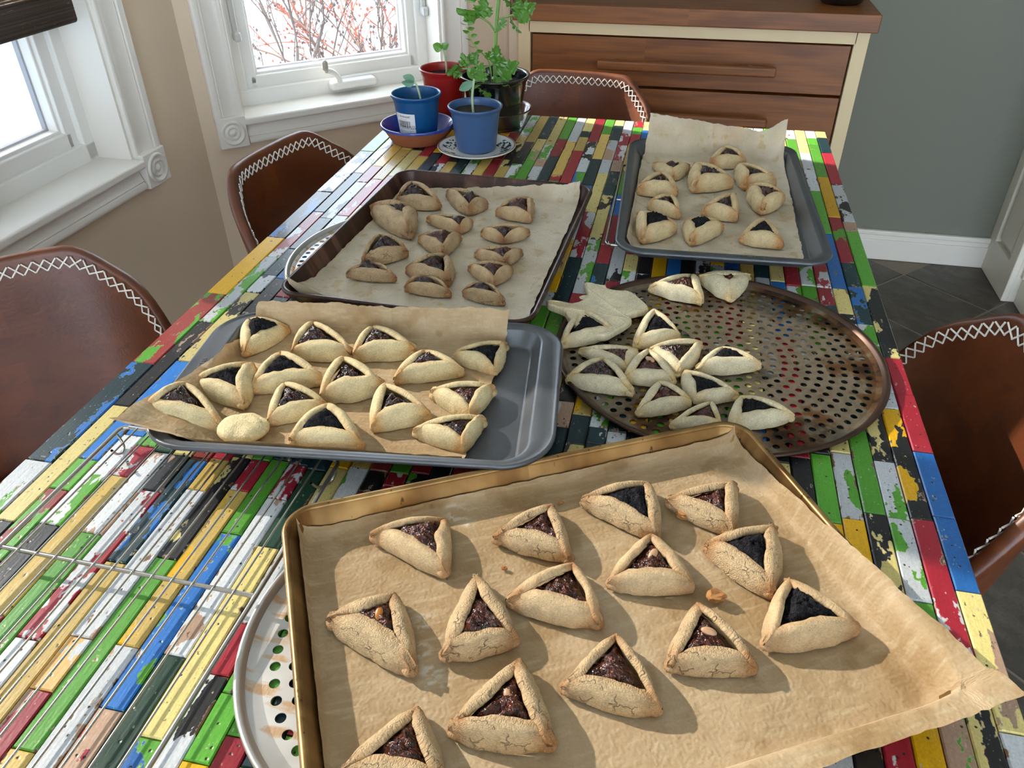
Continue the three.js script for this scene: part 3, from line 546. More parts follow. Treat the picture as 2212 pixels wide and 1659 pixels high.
const silverTex = tex(512, 512, (x, y) => { const n = fbm(x / 60, y / 60, 5), s = fbm(x / 3, y / 14, 3), w = fbm(x / 90 + 4, y / 25, 4); let c = mix3(hex(0xd6d3ce), hex(0xb9b5af), n); c = mix3(c, hex(0xb98552), clamp((w - 0.56) * 5, 0, 0.6) * (0.5 + s)); return c; });
silverTex.repeat.set(5, 5);
M.darkPan = std({ map: panUV(darkPanTex), metalness: 0.55, roughness: 0.42, bumpMap: wallNoise, bumpScale: 0.0003 });
M.darkRim = std({ color: 0x4d3a30, metalness: 0.75, roughness: 0.34 });
M.silver = std({ map: silverTex, metalness: 0.7, roughness: 0.42 });
M.silverRim = std({ color: 0xcfccc8, metalness: 0.85, roughness: 0.3 });
pizzaPan('pizza_pan', 'large dark perforated pizza pan scorched brown, half covered with unbaked looking pastries', 0.199, [0.073, TY, -0.846], M.darkPan, M.darkRim, 0.0040, 13, 0.0136, 0.0135);
pizzaPan('pizza_pan', 'silver perforated pizza pan sticking out beneath the dark brown sheet pan', 0.193, [-0.367, TY, -1.012], M.silver, M.silverRim, 0.0037, 13, 0.0134, 0.0125);
pizzaPan('pizza_pan', 'silver perforated pizza pan with brown stains beneath the gold sheet pan', 0.163, [-0.139, TY, -0.3735], M.silver, M.silverRim, 0.0043, 9, 0.0148);

// ------------------------------------------------------------------ wire cooling racks
M.wire = std({ color: 0xb9b6b2, metalness: 0.95, roughness: 0.25 });
function rack(name, label, x0, x1, z0, z1, h, nw, crosses, turn = 0, px = 0, pz = 0) {
  const g = group(name, label, 'cooling rack', null, [px, TY, pz]); g.rotation.y = turn;
  const y = h - 0.0022, r = 0.008;
  mesh('frame_wire', [rod([x0, y, z0 + r], [x0, y, z1 - r], 0.0022), rod([x1, y, z0 + r], [x1, y, z1 - r], 0.0022), rod([x0 + r, y, z0], [x1 - r, y, z0], 0.0022), rod([x0 + r, y, z1], [x1 - r, y, z1], 0.0022), ...[[x0, z0, 1, 1], [x1, z0, -1, 1], [x0, z1, 1, -1], [x1, z1, -1, -1]].map(([x, z, sx, sz]) => tube([[x, y, z + sz * r], [x + sx * r * 0.29, y, z + sz * r * 0.29], [x + sx * r, y, z]], 0.0022, 8, 8))], M.wire, g);
  for (let i = 1; i <= nw; i++) { const x = x0 + (x1 - x0) * i / (nw + 1); mesh('wire', rod([x, y + 0.0012, z0], [x, y + 0.0012, z1], 0.00095, 6), M.wire, g); }
  for (const z of crosses) mesh('cross_wire', rod([x0, y - 0.001, z], [x1, y - 0.001, z], 0.0021), M.wire, g);
  for (const [x, z] of [[x0, z0 + 0.02], [x1, z0 + 0.02], [x0, z1 - 0.02], [x1, z1 - 0.02]]) { const s = x === x0 ? 1 : -1; mesh('foot', tube([[x, y, z - 0.008], [x + s * 0.002, y * 0.5, z - 0.009], [x + s * 0.006, 0.0016, z - 0.006], [x + s * 0.009, 0.0016, z + 0.002], [x + s * 0.012, y * 0.45, z + 0.012], [x + s * 0.014, y, z + 0.018]], 0.0015, 20, 6), M.wire, g); }
}
rack('cooling_rack', 'empty wire cooling rack standing on the planks beside the gold sheet pan', -0.125, 0.124, -0.175, 0.225, 0.0205, 12, [0.0], -0.02, -0.4255, -0.378);
rack('cooling_rack', 'wire cooling rack under the back of the grey cookie sheet beside the left chairs', -0.14, 0.14, -0.07, 0.07, 0.0265, 13, [], 0.09, -0.3, -0.7);
rack('cooling_rack', 'wire cooling rack under the grey cookie sheet near the sideboard', -0.17, 0.125, -0.165, 0.18, 0.0185, 14, [0.0], 0.02, 0.072, -1.285);

// ------------------------------------------------------------------ parchment sheets
const parchTex = tex(1024, 1024, (x, y) => { const n = fbm(x / 150, y / 150, 5), g = fbm(x / 40, y / 7, 3), f = vn(x / 1.6, y / 1.6), w = fbm(x / 60 + 30, y / 60, 4); let c = mix3(hex(0xbfa47e), hex(0xa2845a), clamp(n * 1.9 - 0.45, 0, 1)); c = mix3(c, hex(0xcbb795), clamp((g - 0.5) * 1.4, 0, 0.5)); c = mix3(c, hex(0x9a7647), clamp((w - 0.6) * 3, 0, 0.5)); return c.map((v) => v * (0.96 + 0.06 * f)); });
const parchPale = tex(1024, 1024, (x, y) => { const n = fbm(x / 120, y / 120, 5), f = vn(x / 1.6, y / 1.6), w = fbm(x / 40 + 30, y / 40, 4); let c = mix3(hex(0xd8c9b0), hex(0xbfae92), clamp(n * 1.9 - 0.45, 0, 1)); c = mix3(c, hex(0xb89968), clamp((w - 0.62) * 4, 0, 0.55)); return c.map((v) => v * (0.96 + 0.06 * f)); });
const FLOUR = [[-132, 13, 9], [-135, -5, 7], [-77, -140, 10], [-98, -113, 8], [-129, -30, 8], [-134, 29, 10], [-68, -128, 6]];
const parchOwn = tex(1280, 1024, (x, y) => {          // one sheet, 0.5 x 0.4 m, with grease marks and a little flour
  const X = (x / 1280 - 0.5) * 500 + 20, Z = (y / 1024 - 0.5) * 400 + 15, n = fbm(x / 190, y / 190, 5), g = fbm(x / 50 + y / 90, y / 9, 3), f = vn(x / 1.7, y / 1.7), w = fbm(x / 70 + 30, y / 70, 4), ft = fbm(x / 16 + fbm(x / 9, y / 9, 2), y / 11, 4);
  let c = mix3(hex(0xc0a682), hex(0xa4865c), clamp(n * 1.9 - 0.45, 0, 1)); c = mix3(c, hex(0xcbb797), clamp((g - 0.5) * 1.5, 0, 0.55)); c = mix3(c, hex(0x8e6d42), clamp((w - 0.6) * 3, 0, 0.45));
  let fl = 0; for (const [a, b, r] of FLOUR) { const d = Math.hypot(X - a, (Z - b) * 0.8) / r; if (d < 1.6) fl = Math.max(fl, sstep(1.6, 0.2, d) * sstep(0.46, 0.74, ft)); }
  return mix3(c, hex(0xe8e4de), fl * 0.6).map((v) => v * (0.96 + 0.06 * f));
});
parchOwn.repeat.set(1 / 0.5, 1 / 0.4); parchOwn.offset.set(0.5 - 0.02 / 0.5, 0.5 - 0.015 / 0.4);
const paperBump = gray(512, 512, (x, y) => fbm(x / 26, y / 26, 4) * 0.7 + 0.3 * vn(x / 3, y / 3));
parchTex.repeat.set(3, 3); parchPale.repeat.set(3, 3); paperBump.repeat.set(3, 3);
M.parch = phys({ map: parchTex, roughness: 0.72, bumpMap: paperBump, bumpScale: 0.0012, transmission: 0.16, thickness: 0, side: THREE.DoubleSide });
M.parchOwn = phys({ map: parchOwn, roughness: 0.72, bumpMap: paperBump, bumpScale: 0.0014, transmission: 0.16, thickness: 0, side: THREE.DoubleSide });
M.parchPale = phys({ map: parchPale, roughness: 0.72, bumpMap: paperBump, bumpScale: 0.0016, transmission: 0.16, thickness: 0, side: THREE.DoubleSide });
function parchment(t, label, mat, corners, o = {}) {   // corners: unrolled tray coordinates, far-left, far-right, near-right, near-left
  const un = (e, half, aNeg, aPos, ramp = 0) => {
    if (ramp && e < 0) { const e0 = -half + ramp, d = e0 - e, wl2 = Math.hypot(ramp + t.run, t.h), a2 = aNeg * Math.PI / 180; if (d <= 0) return [e, 0]; if (d < wl2) return [e0 - d * (ramp + t.run) / wl2, t.h * sstep(0, 1, d / wl2)]; return [-(half + t.run) - (d - wl2) * Math.cos(a2), t.h + (d - wl2) * Math.sin(a2)]; }
    const s = Math.sign(e) || 1, over0 = Math.abs(e) - half, wl = Math.hypot(t.run, t.h), a = (s < 0 ? aNeg : aPos) * Math.PI / 180, k = 0.004;
    const over = 0.5 * (over0 + Math.sqrt(over0 * over0 + k * k)) - 0.5 * (Math.sqrt(1 + 0) * 0) * k;
    if (over < wl) return [s * (Math.min(Math.abs(e), half) + over * t.run / wl * (over0 > 0 ? 1 : 0)), over * t.h / wl];
    const r = over - wl; return [s * (half + t.run + r * Math.cos(a)), t.h + 0.0032 * sstep(-0.002, 0.004, r) + r * Math.sin(a)];
  };
  const [aL, aR, aF, aN] = o.angles ?? [60, 60, 60, 60], sd = o.seed ?? 0, N = 84;
  const g = grid(N, N, (u, v) => {
    const [p0, p1, p2, p3] = corners, q = [0, 1].map((k) => (1 - v) * ((1 - u) * p0[k] + u * p1[k]) + v * ((1 - u) * p3[k] + u * p2[k]));
    const w = 0.0022, rag = (f) => (fbm(f * 40 + sd, sd * 3.1, 3) - 0.5) * 2 * w;
    const ex = q[0] + rag(v + (u > 0.5 ? 7 : 0)) * Math.abs(u - 0.5) * 2, ez = q[1] + rag(u + 19 + (v > 0.5 ? 7 : 0)) * Math.abs(v - 0.5) * 2;
    const X = un(ex, t.a - 0.002, aL, aR, o.ramp ? o.ramp * sstep(0.55, 0.9, v) + 0.0001 : 0), Z = un(ez, t.b - 0.002, aF, aN);
    let y = Math.max(X[1], Z[1]) + 0.12 * Math.min(X[1], Z[1]) + 0.0011;
    const rc = 0.03, cx = Math.abs(ex) - (t.a - rc), cz = Math.abs(ez) - (t.b - rc);   // round the corner as the tray does
    if (cx > 0 && cz > 0 && !(o.ramp && ex < 0)) { const oc = Math.hypot(cx, cz) - rc, wl = Math.hypot(t.run, t.h); if (oc > 0) y = Math.max(y, Math.min(oc / wl, 1) * t.h + 0.0011 + 0.0035 * sstep(0.6, 1, oc / wl)); }
    const edge = Math.max(Math.abs(u - 0.5), Math.abs(v - 0.5)) * 2;
    y += 0.0022 * Math.max(0, fbm(ex * 26 + sd, ez * 26 + 4, 3) - 0.42) + 0.006 * sstep(0.86, 1, edge) * fbm(u * 9 + sd, v * 9, 2) * (o.curl ?? 0.5);
    if (o.extra) y += o.extra(u, v);
    return [X[0], y, Z[0], ex, ez];
  }, true);
  const m = mesh('parchment_sheet', g, mat); m.applyMatrix4(t.m); tag(m, label, 'parchment paper'); return m;
}
parchment(TR.B, 'brown parchment sheet lining the gold sheet pan, corner hanging over its rim', M.parchOwn, [[-0.2255, -0.158], [0.222, -0.164], [0.268, 0.196], [-0.222, 0.2]], { angles: [70, 10, 70, 8], seed: 3, curl: 0.3 });
parchment(TR.L, 'brown parchment sheet on the grey cookie sheet beside the left chairs', M.parch, [[-0.166, -0.142], [0.142, -0.146], [0.12, 0.118], [-0.232, 0.126]], { angles: [16, 40, 62, 24], seed: 11, curl: 0.8, ramp: 0.05 });
parchment(TR.N, 'pale wrinkled parchment sheet lining the dark brown sheet pan', M.parchPale, [[-0.158, -0.205], [0.15, -0.244], [0.158, 0.228], [-0.162, 0.232]], { angles: [60, 70, 70, 50], seed: 21, curl: 0.6, extra: (u, v) => 0.02 * sstep(0.22, 0.02, u + (1 - v)) });
parchment(TR.R, 'brown parchment sheet in the grey cookie sheet near the sideboard, back edge standing up', M.parchPale, [[-0.118, -0.3], [0.135, -0.262], [0.118, 0.214], [-0.148, 0.2]], { angles: [75, 60, 40, 40], seed: 31, curl: 0.7, extra: (u, v) => 0.03 * sstep(0.2, 0.0, (1 - u) + v) });
console.log('trays');

// ------------------------------------------------------------------ filled three-cornered pastries
const doughTex = tex(512, 512, (x, y) => { const n = fbm(x / 60, y / 60, 4), f = fbm(x / 5, y / 5, 3); const v = 0.88 + 0.16 * (n - 0.5) + 0.2 * (f - 0.5); return [255 * v, 252 * v, 243 * v]; });
const crackField = (x, y) => { let d1 = 9, d2 = 9; const xi = Math.floor(x), yi = Math.floor(y); for (let j = -1; j < 2; j++) for (let i = -1; i < 2; i++) { const a = xi + i, b = yi + j, dx = a + hash2(((a % 6) + 6) % 6 + 3, ((b % 6) + 6) % 6) - x, dy = b + hash2(((a % 6) + 6) % 6, ((b % 6) + 6) % 6 + 31) - y, d = Math.hypot(dx, dy); if (d < d1) { d2 = d1; d1 = d; } else if (d < d2) d2 = d; } return d2 - d1; };
const doughBump = gray(512, 512, (x, y) => 0.55 + 0.35 * (fbm(x / 7, y / 7, 4) - 0.5) + 0.3 * (fbm(x / 40, y / 40, 3) - 0.5));
const doughCrack = gray(768, 768, (x, y) => { const wx = x / 128 + 0.5 * fbm(x / 40, y / 40, 3), wy = y / 128 + 0.5 * fbm(x / 40 + 9, y / 40, 3); const c = crackField(wx, wy), mask = fbm(x / 130 + 3, y / 130, 3) > 0.54 ? 1 : 0; return 0.7 + 0.3 * (fbm(x / 7, y / 7, 4) - 0.5) + 0.2 * (fbm(x / 40, y / 40, 3) - 0.5) - mask * 0.65 * sstep(0.075, 0.0, c); });
doughTex.repeat.set(9, 9); doughBump.repeat.set(14, 14); doughCrack.repeat.set(11, 11);
const dough = (cracked) => std({ map: doughTex, vertexColors: true, roughness: 0.78, bumpMap: cracked ? doughCrack : doughBump, bumpScale: cracked ? 0.004 : 0.0016 });
M.doughPlain = dough(false); M.doughCracked = dough(true);
const jamBump = gray(256, 256, (x, y) => fbm(x / 9, y / 9, 3)); jamBump.repeat.set(26, 26);
const jamTex = tex(256, 256, (x, y) => { const n = fbm(x / 14, y / 14, 4); return mix3(hex(0x150605), hex(0x45180e), clamp(n * 1.9 - 0.55, 0, 1)); });
const dateTex = tex(256, 256, (x, y) => { const n = fbm(x / 16, y / 16, 4), s = fbm(x / 30 + 9, y / 30, 3); return mix3(mix3(hex(0x210b06), hex(0x5c2612), clamp(n * 1.9 - 0.5, 0, 1)), hex(0x7a4014), clamp((s - 0.66) * 5, 0, 0.8)); });
const poppyTex = tex(256, 256, (x, y) => { const n = vn(x / 1.5, y / 1.5), s = fbm(x / 12, y / 12, 3); return mix3(hex(0x131214), hex(0x4a494f), n * s * 1.3); }), poppyBump = gray(256, 256, (x, y) => 0.6 * vn(x / 3.4, y / 3.4) + 0.4 * fbm(x / 11, y / 11, 2)); poppyBump.repeat.set(26, 26);
for (const t of [jamTex, dateTex, poppyTex]) t.repeat.set(26, 26);
M.fill = { j: phys({ map: jamTex, roughness: 0.16, bumpMap: jamBump, bumpScale: 0.0013 }), d: phys({ map: dateTex, roughness: 0.2, bumpMap: jamBump, bumpScale: 0.0016 }), p: phys({ map: poppyTex, roughness: 1, specularIntensity: 0.25, bumpMap: poppyBump, bumpScale: 0.003 }) };
const DOUGH = {   // colour of the crumb, of the browned tips
  B: [[0.73, 0.53, 0.31], [0.46, 0.23, 0.09]], L: [[0.84, 0.69, 0.41], [0.62, 0.34, 0.12]], N: [[0.66, 0.475, 0.28], [0.40, 0.19, 0.075]], R: [[0.81, 0.64, 0.38], [0.56, 0.27, 0.09]], P: [[0.86, 0.76, 0.55], [0.74, 0.53, 0.25]] };
function pastry(P, kind, look, seed, o = {}) {
  const r = rng(seed * 131 + 17), V = (a, b) => [a[0] - b[0], a[1] - b[1]], len = (a) => Math.hypot(a[0], a[1]);
  const side = [len(V(P[1], P[0])), len(V(P[2], P[1])), len(V(P[0], P[2]))], per = side[0] + side[1] + side[2];
  const I = [0, 1].map((k) => (P[0][k] * side[1] + P[1][k] * side[2] + P[2][k] * side[0]) / per);
  const size = per / 3, H = (o.H ?? 0.26) * size * (0.92 + r() * 0.16), hc = H * 0.48, th = size * 0.08;
  const area = Math.abs((P[1][0] - P[0][0]) * (P[2][1] - P[0][1]) - (P[2][0] - P[0][0]) * (P[1][1] - P[0][1])) / 2, inr = 2 * area / per;
  const geos = [], cols = [], [c0, c1] = DOUGH[look];
  const bis = P.map((p) => { const d = V(I, p), L = len(d); return [d[0] / L, d[1] / L]; });
  const pushCols = (g, fn) => { const p = g.attributes.position, c = new Float32Array(p.count * 3); for (let i = 0; i < p.count; i++) { const x = p.getX(i), y = p.getY(i), z = p.getZ(i); const dc = Math.min(...P.map((q) => Math.hypot(x - q[0], z - q[1]))), nz = fbm(x * 130 + seed, z * 130 + y * 90, 3); const b = clamp(sstep(size * 0.32, size * 0.02, dc) * (0.15 + 1.35 * nz) + sstep(0.0035, 0, y) * 0.5 * nz + fn(i) * nz * 0.5, 0, 1), t = 0.93 + 0.16 * (nz - 0.5); c[3 * i] = lerp(c0[0], c1[0], b) * t; c[3 * i + 1] = lerp(c0[1], c1[1], b) * t; c[3 * i + 2] = lerp(c0[2], c1[2], b) * t; } g.setAttribute('color', new THREE.BufferAttribute(c, 3)); };
  const over = Math.floor(r() * 3);
  for (let s = 0; s < 3; s++) {
    const A = P[s], B = P[(s + 1) % 3], d = V(B, A), L = side[s]; let n = [-d[1] / L, d[0] / L]; const tI = V(I, A); if (n[0] * tI[0] + n[1] * tI[1] < 0) n = [-n[0], -n[1]];
    const near = s === 0, dep = inr * ((o.fold ?? 0.6) * (near ? 1.15 : 0.92) + (r() - 0.5) * 0.16), Hs = H * (near ? 0.9 + r() * 0.12 : 0.96 + r() * 0.16), bulge = (0.045 + r() * 0.05) * L, skew = (r() - 0.5) * 0.16, NU = 26, NO = 9, NA = 5, NI = 4, NP = NO + NA + NI;
    const onTop = s === over || r() < 0.35;
    const sA = Math.sign(n[0] * -bis[s][1] + n[1] * bis[s][0]) , perpA = [-bis[s][1], bis[s][0]], k2 = (s + 1) % 3, perpB = [-bis[k2][1], bis[k2][0]];
    // the flap lies on the side of the bisector where its own base edge is
    const mid = [(A[0] + B[0]) / 2, (A[1] + B[1]) / 2], gA = Math.sign((mid[0] - P[s][0]) * perpA[0] + (mid[1] - P[s][1]) * perpA[1]), gB = Math.sign((mid[0] - P[k2][0]) * perpB[0] + (mid[1] - P[k2][1]) * perpB[1]); void sA;
    const prof = (u) => {
      const sn = Math.pow(Math.sin(Math.PI * u), 0.34), hh = hc + (Hs - hc) * Math.pow(Math.sin(Math.PI * u), 0.6), D = dep * sn * (1 + skew * (u - 0.5) * 2) , out = [];
      const b0 = [0, 0.0004], b1 = [-0.1 * dep * sn - 0.0008, hh * 0.72], b2 = [D * 0.38, hh * 1.16], b3 = [D, hh * 0.99];
      const bz = (t) => [0, 1].map((k) => (1 - t) ** 3 * b0[k] + 3 * (1 - t) ** 2 * t * b1[k] + 3 * (1 - t) * t * t * b2[k] + t ** 3 * b3[k]);
      const nm = (t) => { const a = bz(Math.max(0, t - 0.02)), b = bz(Math.min(1, t + 0.02)), x = b[0] - a[0], y = b[1] - a[1], l = Math.hypot(x, y) || 1; return [y / l, -x / l]; };  // towards the inside
      for (let i = 0; i <= NO; i++) out.push(bz(i / NO));
      const e = bz(1), ne = nm(1), ct = [e[0] + ne[0] * th / 2, e[1] + ne[1] * th / 2], tg = [-ne[1], ne[0]];
      for (let i = 1; i <= NA; i++) { const a = Math.PI * i / NA; out.push([ct[0] - ne[0] * Math.cos(a) * th / 2 + tg[0] * Math.sin(a) * th / 2, ct[1] - ne[1] * Math.cos(a) * th / 2 + tg[1] * Math.sin(a) * th / 2]); }
      for (let i = 1; i <= NI; i++) { const t = 1 - 0.8 * i / NI, q = bz(t), m = nm(t); out.push([q[0] + m[0] * th, Math.max(0.0008, q[1] + m[1] * th)]); }
      return out;
    };
    const cache = [];
    const g = grid(NU, NP, (u, v) => {
      const ui = Math.round(u * NU), uu = 0.5 - 0.5 * Math.cos(Math.PI * (0.065 + 0.87 * u)), pr = cache[ui] ??= prof(uu), [ins, y] = pr[Math.round(v * NP)];
      const bl = -bulge * 4 * uu * (1 - uu) * (1 - 0.35 * y / H);
      let q = [A[0] + d[0] * uu + n[0] * (ins + bl), A[1] + d[1] * uu + n[1] * (ins + bl)], yy = y;
      for (const [pt, pp, gs] of [[A, perpA, gA], [B, perpB, gB]]) { const sd = ((q[0] - pt[0]) * pp[0] + (q[1] - pt[1]) * pp[1]) * gs, lim = onTop ? -th * 0.5 : -th * 0.12; if (sd < lim) { q = [q[0] + pp[0] * gs * (lim - sd), q[1] + pp[1] * gs * (lim - sd)]; if (onTop) yy += th * 0.25; } }
      const nz = (fbm(q[0] * 70 + seed * 3, q[1] * 70 + yy * 60, 3) - 0.5) * size * 0.075, nz2 = (vn(q[0] * 240 + seed, q[1] * 240) - 0.5) * size * 0.008;
      return [q[0] + nz * n[0] * 0.9, Math.max(0.0003, yy + nz * 0.6 * Math.min(1, y / H * 2) + nz2), q[1] + nz * n[1] * 0.9, q[0] + n[0] * y, q[1] + n[1] * y];
    });
    const vc = NU + 1; pushCols(g, (i) => { const v = Math.floor(i / vc); return v >= NO - 1 && v <= NO + 3 ? 1 : 0; });
    geos.push(g);
  }
  for (let k = 0; k < 3; k++) {                   // pinched tips
    const R = th * 1.12, g = new THREE.SphereGeometry(1, 14, 10); g.scale(R, hc * 0.46, R); g.translate(P[k][0] + bis[k][0] * R * 0.95, hc * 0.44, P[k][1] + bis[k][1] * R * 0.95); planarUV(g); pushCols(g, () => 0); geos.push(g);
  }
  { const b = new THREE.BufferGeometry(), t = [0, 1, 2].map((k) => [P[k][0] + bis[k][0] * th, 0.0012, P[k][1] + bis[k][1] * th]); const flip = (t[1][0] - t[0][0]) * (t[2][2] - t[0][2]) - (t[2][0] - t[0][0]) * (t[1][2] - t[0][2]) > 0; b.setAttribute('position', new THREE.Float32BufferAttribute((flip ? [t[0], t[2], t[1]] : t).flat(), 3)); b.computeVertexNormals(); planarUV(b); b.setIndex([0, 1, 2]); pushCols(b, () => 0); geos.push(b); }
  const dg = mergeGeometries(geos.map((g) => { const q = g.index ? g.toNonIndexed() : g; return q; }));
  // filling mound
  const lump = kind === 'p' ? 0.06 : 0.075, fr = kind === 'p' ? 260 : 210, top = H * (o.fill ?? (kind === 'p' ? 1.08 + r() * 0.2 : 0.96 + r() * 0.24));
  const toEdge = (t) => { let m = 9; for (let s = 0; s < 3; s++) { const A = P[s], B = P[(s + 1) % 3], ex = B[0] - A[0], ez = B[1] - A[1], dx = Math.cos(t), dz = Math.sin(t), den = dx * ez - dz * ex; if (Math.abs(den) < 1e-9) continue; const k = ((A[0] - I[0]) * ez - (A[1] - I[1]) * ex) / den; if (k > 0) m = Math.min(m, k); } return m; };
  const fg = grid(40, 16, (u, v) => {
    const t = u * Math.PI * 2, E = Math.min(toEdge(t), inr * 1.75) * 0.8, k = v, x = I[0] + Math.cos(t) * E * k, z = I[1] + Math.sin(t) * E * k;
    const y = top * (1 - 0.62 * k * k) + size * lump * ((fbm(x * fr + seed, z * fr + 5, 3) - 0.5) * 2) * (1 - 0.5 * k);
    return [x, Math.max(0.002, y), z];
  }, true);
  return [dg, fg];
}
const WHERE = {
  B: ['gold sheet pan', 'tan'], L: ['cookie sheet beside the left chairs', 'pale yellow'], N: ['dark brown sheet pan', 'tan'], R: ['cookie sheet near the sideboard', 'golden'], P: ['scorched perforated pizza pan', 'pale'] };
const FILLS = { j: 'glossy dark jam', d: 'sticky brown date filling', p: 'matte black poppy seed filling' };
const NOTES = {   // what singles a pastry out among its neighbours
  B0: 'lopsided tan pastry with sticky date filling, in the gold pan corner toward the wire rack',
  B1: 'tan pastry with chunky date filling and cracked near flap, at the gold pan far wall',
  B2: 'tan pastry with black poppy filling and wavy right rim, at the gold pan far wall',
  B3: 'wide tan pastry with smooth dark date filling and a crumb under it',
  B4: 'tan pastry with a pale whole nut in its date filling',
  B5: 'tan pastry with black poppy filling and rope like right rim, along the pan right wall',
  B6: 'tan pastry with black poppy filling and one drooping right tip, by the overhanging paper',
  B7: 'tan pastry with date filling, a nut and a split near corner, beside the lone crumb',
  B8: 'tan pastry with date filling and broad near flap, in the middle of the gold pan',
  B9: 'tall narrow tan pastry with long date filled opening and small cracked near flap',
  B10: 'tan pastry with deeply cracked near flap and orange peel in its filling',
  B11: 'largest tan pastry on the gold pan, with a nut bit in its date filling',
  B12: 'tan pastry with crumpled left corner and shiny date filling',
  B13: 'tan pastry with date filling at the near left end of the gold pan paper',
  L0: 'pale pastry heaped with black poppy seeds, in the tray corner by the left chairs',
  L1: 'pale pastry with large jam opening and folded right shoulder, at the back paper edge',
  L2: 'pale pastry with small jam opening between two others at the back paper edge',
  L3: 'squarish pale pastry with black poppy seeds, at the paper corner by the bare tray strip',
  L4: 'pale pastry with wide poppy seed opening and long near tip, beside the embossed rim',
  L5: 'pale pastry with broad smooth near flap and narrow poppy seed opening',
  L6: 'pale pastry with broad near flap and narrow jam opening, in the middle of the tray',
  L7: 'pale pastry with cracked near flap and jam, next to the squarish poppy seed one',
  L8: 'pale pastry with a chunk of brown fruit, along the bare tray strip',
  L9: 'pale boat shaped pastry with jam beside the folded paper corner',
  L10: 'pale pastry with pinched upright left corner and jam, touching the front poppy seed pastry',
  L11: 'pale pastry with poppy seeds and broad near flap, next to the round biscuit',
  L12: 'pale pastry with deep jam opening and upright left wall, in the front row',
  L13: 'pale pastry with jam and browned long tips at the torn paper corner',
  N0: 'tan pastry overfilled with jam in the dark pan corner toward the plant pots',
  N1: 'rounded tan pastry with jam at the far wall of the dark brown pan',
  N2: 'tan pastry with date filling beside the wrinkled standing paper edge',
  N3: 'largest tan pastry on the dark brown pan, nearly closed with one split seam',
  N4: 'tan pastry with jam leaning behind another in the middle of the dark brown pan',
  N5: 'tan pastry with reddish date filling and cracked left flap on the dark brown pan',
  N6: 'tan pastry with jam and half moon right flap on the dark brown pan',
  N7: 'tan pastry with date filling squeezed between two others along the right paper edge',
  N8: 'narrow tan pastry with dented near flap on the dark brown pan',
  N9: 'tan pastry with jam piled at its right corner on the dark brown pan',
  N10: 'tan pastry with chunky date filling and browned right corner on the dark brown pan',
  N11: 'tan pastry with jam beside the standing paper corner of the dark brown pan',
  N12: 'tan pastry with jam half hidden by the middle of the front paper edge',
  N13: 'tan pastry with jam and dark crumbs beside it at the front paper edge',
  R0: 'golden pastry with pleated left flap and jam',
  R1: 'golden pastry with jam nearest the raised back paper edge',
  R2: 'golden pastry with narrow slit of jam and browned left tip, by the left paper edge',
  R3: 'golden pastry with tall near flap and narrow jam opening, between four others',
  R4: 'golden pastry with jam and a long burnt right tip',
  R5: 'small golden pastry with jam, behind the poppy seed one at the folded paper',
  R6: 'golden pastry with round jam opening and long browned left tip',
  R7: 'golden pastry with a brown fruit chunk along the tray right wall',
  R8: 'golden pastry with black poppy seeds touching the folded side paper',
  R9: 'golden pastry with black poppy seeds and one flattened left flap',
  R10: 'golden pastry with black poppy seeds and browned rim, alone at the near right corner',
  P0: 'pale pastry with shiny brown filling at the far rim of the pizza pan',
  P1: 'pale nearly closed pastry with stretched tips at the far rim of the pizza pan',
  P2: 'pale oval pastry full of poppy seeds against the flat dough scrap',
  P3: 'pale pastry with poppy seeds and pointed top beside the flat dough scrap',
  P4: 'ragged flat pale pastry with torn dough and brown filling',
  P5: 'pale pastry with a nut in its dark filling on the pizza pan',
  P6: 'pale pastry with scorched shoulder and dark jam on the pizza pan',
  P7: 'pale pastry with large shiny jam centre, nearest the grey cookie sheet corner',
  P8: 'pale pastry with poppy seeds and a long tail toward the bare pan',
  P9: 'pale pastry with crossed flaps and little poppy filling on the pizza pan',
  P10: 'pale pastry with wide near flap and brown filling, at the pizza pan front rim',
  P11: 'pale pastry with brown filling half hidden behind the gold pan rim',
  P12: 'pale pastry with poppy seeds and long right tip beside the gold pan corner' };
const CRACKED = new Set(['B9', 'B10', 'B12', 'B7', 'N3', 'N5', 'N8', 'N0', 'B2', 'B13']);
const SHAPE = { B10: { fold: 0.72 }, B4: { fold: 0.6 }, N3: { fold: 0.8, H: 0.3 }, L9: { fold: 0.6 }, P1: { fold: 0.85, H: 0.22 }, P4: { H: 0.2, fold: 0.7 }, P2: { fold: 0.45, H: 0.24 }, P7: { fold: 0.52, H: 0.26 }, P3: { fold: 0.54 }, L3: { fold: 0.52 }, L0: { fold: 0.55, fill: 1.4 }, R0: { fold: 0.75 } };
let seedNo = 0;
